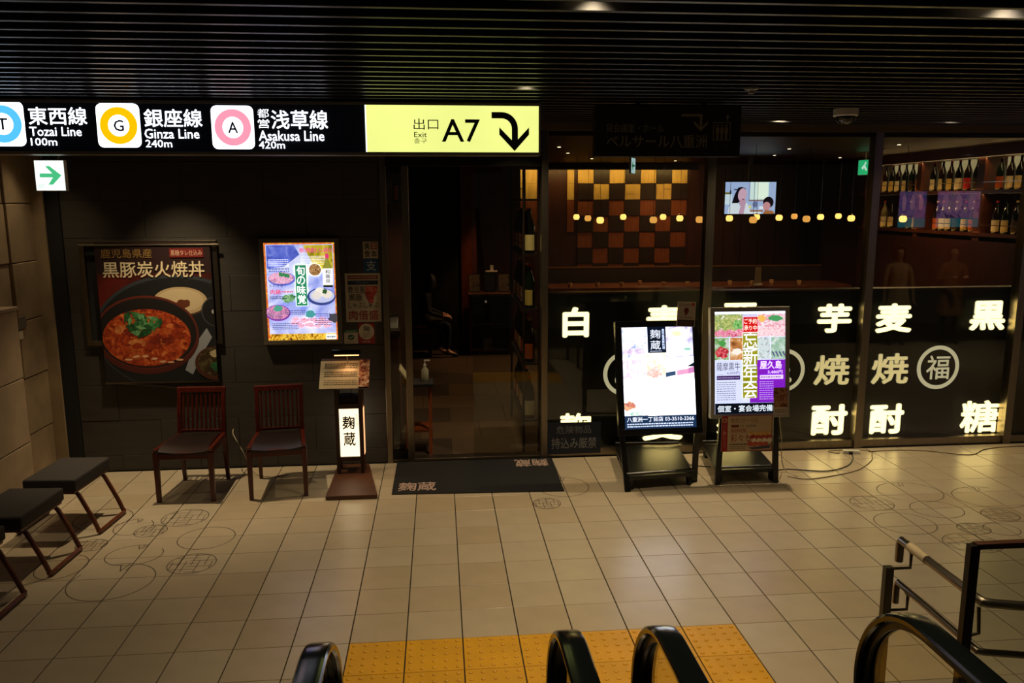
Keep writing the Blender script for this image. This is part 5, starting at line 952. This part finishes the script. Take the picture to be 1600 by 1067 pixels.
# ================================================================== PEOPLE
SKIN = mat('skin', '#c79a7c', 0.5, vary=0.05); HAIR = mat('dark_hair', '#120c09', 0.45)
def body_mesh(J, E, mats, assign):
    """one continuous skinned figure: J joint -> (xyz, radius), E edges; assign(face centre) -> material slot"""
    names = list(J); me = bpy.data.meshes.new('body'); me.from_pydata([J[n][0] for n in names], [(names.index(a), names.index(b)) for a, b in E], [])
    o = bpy.data.objects.new('body', me); COL.objects.link(o); md = o.modifiers.new('skin', 'SKIN')
    for n, sv in zip(names, me.skin_vertices[0].data):
        r = J[n][1]; sv.radius = r if isinstance(r, tuple) else (r, r)
        sv.use_root = (n == 'pelvis')
    sb = o.modifiers.new('sub', 'SUBSURF'); sb.levels = 2; sb.render_levels = 2
    dg = bpy.context.evaluated_depsgraph_get(); m2 = bpy.data.meshes.new_from_object(o.evaluated_get(dg)); bpy.data.objects.remove(o)
    m2.materials.clear()
    for m in mats: m2.materials.append(m)
    for f in m2.polygons: f.material_index = assign(f.center); f.use_smooth = True
    b = bpy.data.objects.new('body', m2); COL.objects.link(b); return b
def hand(J, E, key, wrist, d, side, up):
    """palm and five bent fingers of unequal length growing from the wrist"""
    d = Vector(d).normalized(); u = Vector(up).normalized(); sd = d.cross(u).normalized()*side; w = Vector(wrist)
    J[key+'palm'] = (tuple(w+d*0.05), 0.024); E.append((key+'wrist', key+'palm'))
    for k, (L, off) in enumerate(((0.070, -0.027), (0.080, -0.009), (0.076, 0.009), (0.060, 0.026))):
        a = w+d*0.085+sd*off; J[key+'f%da' % k] = (tuple(a), 0.009); J[key+'f%db' % k] = (tuple(a+d*L*0.55-u*L*0.25), 0.008); J[key+'f%dc' % k] = (tuple(a+d*L*0.8-u*L*0.6), 0.007)
        E += [(key+'palm', key+'f%da' % k), (key+'f%da' % k, key+'f%db' % k), (key+'f%db' % k, key+'f%dc' % k)]
    a = w+d*0.03-sd*0.035; J[key+'ta'] = (tuple(a), 0.010); J[key+'tb'] = (tuple(a+d*0.045-sd*0.018), 0.008); E += [(key+'palm', key+'ta'), (key+'ta', key+'tb')]
def head_parts(t, c, fwd, hair_len):
    """hair, eyes, nose and mouth on a head centred at c and facing fwd"""
    c = Vector(c); f = Vector(fwd).normalized(); r = Vector((0, 0, 1)).cross(f).normalized()*-1
    m = MB(); rings = []
    for i in range(9):
        a = R(90-i*22.5*0.9); z = 0.125*math.sin(a); rr = 0.098*math.cos(a) if i < 5 else 0.098; z = z if i < 5 else -hair_len*(i-4)/4
        ring = []
        for k in range(13):
            b = R(-150+25*k) if i >= 3 else R(-180+30*k)
            q = c+Vector((0, 0, 0.015+z))+(-f*math.cos(b)*1.05-f*0.012)*max(rr, 0.012)+r*math.sin(b)*max(rr, 0.012)*0.92
            if i >= 3: q = c+Vector((0, 0, 0.015+z))+(-f*math.cos(R(-110+220*k/12))*1.05-f*0.012)*rr+r*math.sin(R(-110+220*k/12))*rr*0.95
            ring.append(tuple(q))
        rings.append(ring)
    m.loft(rings, closed=False); h = m.build('hair', HAIR, t, smooth=True); md = h.modifiers.new('thick', 'SOLIDIFY'); md.thickness = 0.012
    for sx in (-1, 1):
        q = c+f*0.082+r*sx*0.03+Vector((0, 0, 0.005)); MB().lathe([(0.001, 0.008), (0.010, 0.003), (0.010, -0.003), (0.001, -0.008)], 10, tuple(q)).build('eye', mat('dark_eye', '#15100c', 0.2), t, smooth=True)
    q = c+f*0.09+Vector((0, 0, -0.025)); MB().lathe([(0.004, 0.03), (0.012, 0.0), (0.004, -0.006)], 8, tuple(q)).build('nose', SKIN, t, smooth=True)
    q = c+f*0.082+Vector((0, 0, -0.058)); MB().box(q.x-0.02, q.x+0.02, q.y-0.004, q.y+0.006, q.z-0.006, q.z+0.006).build('mouth', mat('lips', '#9a4a42', 0.4), t, bevel=0.003)
def standing_woman(label, loc, rz, coat, hem, legs, arm, hair_len):
    t = thing('person', label, 'person', loc, (0, 0, rz)); J = {}; E = []
    J['pelvis'] = ((0, 0, 0.88), (0.14, 0.10)); J['waist'] = ((0, 0, 1.03), (0.115, 0.085)); J['chest'] = ((0, 0.005, 1.20), (0.13, 0.095)); J['neckbase'] = ((0, 0, 1.325), 0.06); J['neck'] = ((0, 0.005, 1.385), 0.042); J['jaw'] = ((0, 0.02, 1.435), (0.055, 0.06)); J['head'] = ((0, 0.012, 1.49), (0.068, 0.08)); J['crown'] = ((0, 0.0, 1.545), (0.055, 0.065))
    E += [('pelvis', 'waist'), ('waist', 'chest'), ('chest', 'neckbase'), ('neckbase', 'neck'), ('neck', 'jaw'), ('jaw', 'head'), ('head', 'crown')]
    for sx, k in ((-1, 'l'), (1, 'r')):
        J[k+'sh'] = ((sx*0.165, 0, 1.285), 0.05); bent = arm
        el = (sx*0.22, 0.03, 1.03); wr = (sx*0.12, 0.24, 1.10) if bent else (sx*0.235, 0.07, 0.80)
        J[k+'el'] = (el, 0.040); J[k+'wrist'] = (wr, 0.025); E += [('chest', k+'sh'), (k+'sh', k+'el'), (k+'el', k+'wrist')]
        hand(J, E, k, wr, (Vector(wr)-Vector(el)), sx, (0, 0, 1) if bent else (-sx, 0, 0))
        J[k+'hip'] = ((sx*0.085, 0, 0.80), 0.085); J[k+'knee'] = ((sx*0.095, 0.015, 0.455), 0.052); J[k+'calf'] = ((sx*0.097, -0.01, 0.30), 0.05); J[k+'ank'] = ((sx*0.10, -0.015, 0.085), 0.032); J[k+'ball'] = ((sx*0.105, 0.08, 0.032), 0.032); J[k+'toe'] = ((sx*0.108, 0.14, 0.026), 0.026)
        E += [('pelvis', k+'hip'), (k+'hip', k+'knee'), (k+'knee', k+'calf'), (k+'calf', k+'ank'), (k+'ank', k+'ball'), (k+'ball', k+'toe')]
    def asg(c):
        if c.z > 1.36: return 0
        if c.z < 0.10: return 3
        if c.z < 0.86 and abs(c.x) < 0.20: return 2
        if (arm and c.y > 0.25) or (not arm and c.z < 0.80): return 0
        return 1
    b = body_mesh(J, E, [SKIN, coat, legs, mat('dark_shoe', '#15100d', 0.4)], asg); b.parent = t
    rings = []
    for z, rx, ry in ((1.31, 0.12, 0.085), (1.24, 0.165, 0.115), (1.10, 0.155, 0.12), (0.98, 0.145, 0.115), (0.85, 0.17, 0.135), (hem+0.12, 0.20, 0.165), (hem, 0.215, 0.18)): rings.append([(rx*math.cos(2*math.pi*k/24)*(1+0.03*math.sin(k*2.1)), ry*math.sin(2*math.pi*k/24), z) for k in range(24)])
    m = MB(); m.loft(rings, caps=False); o = m.build('coat', coat, t, smooth=True)
    head_parts(t, (0, 0.012, 1.49), (0, 1, 0), hair_len); return t
standing_woman('woman in a beige knee-length coat standing under the advert screens', (7.85, -2.2, 0), R(5), mat('beige_coat', '#a08663', 0.8), 0.62, mat('dark_trousers', '#14120f', 0.8), False, 0.26)
standing_woman('woman in a ribbed brown top and flared black skirt with raised hands', (8.78, -2.2, 0), R(15), mat('brown_knit_top', '#8a5a3a', 0.85), 0.48, mat('black_tights', '#0b0a0a', 0.7), True, 0.05)

# seated guest in dark clothes beyond the doorway, on the bench
t = thing('person', 'seated guest in dark clothes with crossed forward foot inside the doorway', 'person', (0.28, 8.08, 0.0)); J = {}; E = []
J['pelvis'] = ((0, 0, 0.53), (0.13, 0.11)); J['waist'] = ((0.0, 0, 0.68), (0.11, 0.10)); J['chest'] = ((0.03, 0, 0.85), (0.12, 0.11)); J['neckbase'] = ((0.06, 0, 0.98), 0.06); J['neck'] = ((0.07, 0, 1.03), 0.042); J['jaw'] = ((0.09, 0.02, 1.075), (0.05, 0.055)); J['head'] = ((0.10, 0.005, 1.13), (0.066, 0.07)); J['crown'] = ((0.10, 0, 1.18), 0.055)
E += [('pelvis', 'waist'), ('waist', 'chest'), ('chest', 'neckbase'), ('neckbase', 'neck'), ('neck', 'jaw'), ('jaw', 'head'), ('head', 'crown')]
for sy, k, kx, fx in ((-1, 'l', 0.36, 0.34), (1, 'r', 0.34, 0.22)):
    J[k+'sh'] = ((0.03, sy*0.16, 0.95), 0.05); J[k+'el'] = ((0.06, sy*0.21, 0.70), 0.04); J[k+'wrist'] = ((0.27, sy*0.12, 0.63), 0.026); E += [('chest', k+'sh'), (k+'sh', k+'el'), (k+'el', k+'wrist')]; hand(J, E, k, (0.27, sy*0.12, 0.63), (0.2, -sy*0.08, -0.03), sy, (0, 0, 1))
    J[k+'hip'] = ((0.08, sy*0.085, 0.52), 0.088); J[k+'knee'] = ((kx, sy*0.10, 0.50), 0.058); J[k+'calf'] = (((kx+fx)/2, sy*0.10, 0.33), 0.05); J[k+'ank'] = ((fx, sy*0.10, 0.09), 0.034); J[k+'ball'] = ((fx+0.10, sy*0.10, 0.034), 0.034); J[k+'toe'] = ((fx+0.16, sy*0.10, 0.028), 0.026)
    E += [('pelvis', k+'hip'), (k+'hip', k+'knee'), (k+'knee', k+'calf'), (k+'calf', k+'ank'), (k+'ank', k+'ball'), (k+'ball', k+'toe')]
b = body_mesh(J, E, [SKIN, mat('black_jacket', '#0c0b0b', 0.85), mat('black_trousers', '#0a0a0a', 0.85), mat('dark_shoe', '#15100d', 0.4)], lambda c: 0 if c.z > 1.02 or (c.x > 0.28 and 0.57 < c.z < 0.70 and abs(c.y) < 0.2) or (0.06 < c.z < 0.13 and c.x > 0.2) else (3 if c.z < 0.06 else (2 if c.z < 0.57 else 1))); b.parent = t
head_parts(t, (0.10, 0, 1.13), (0.25, 1, 0), 0.12)
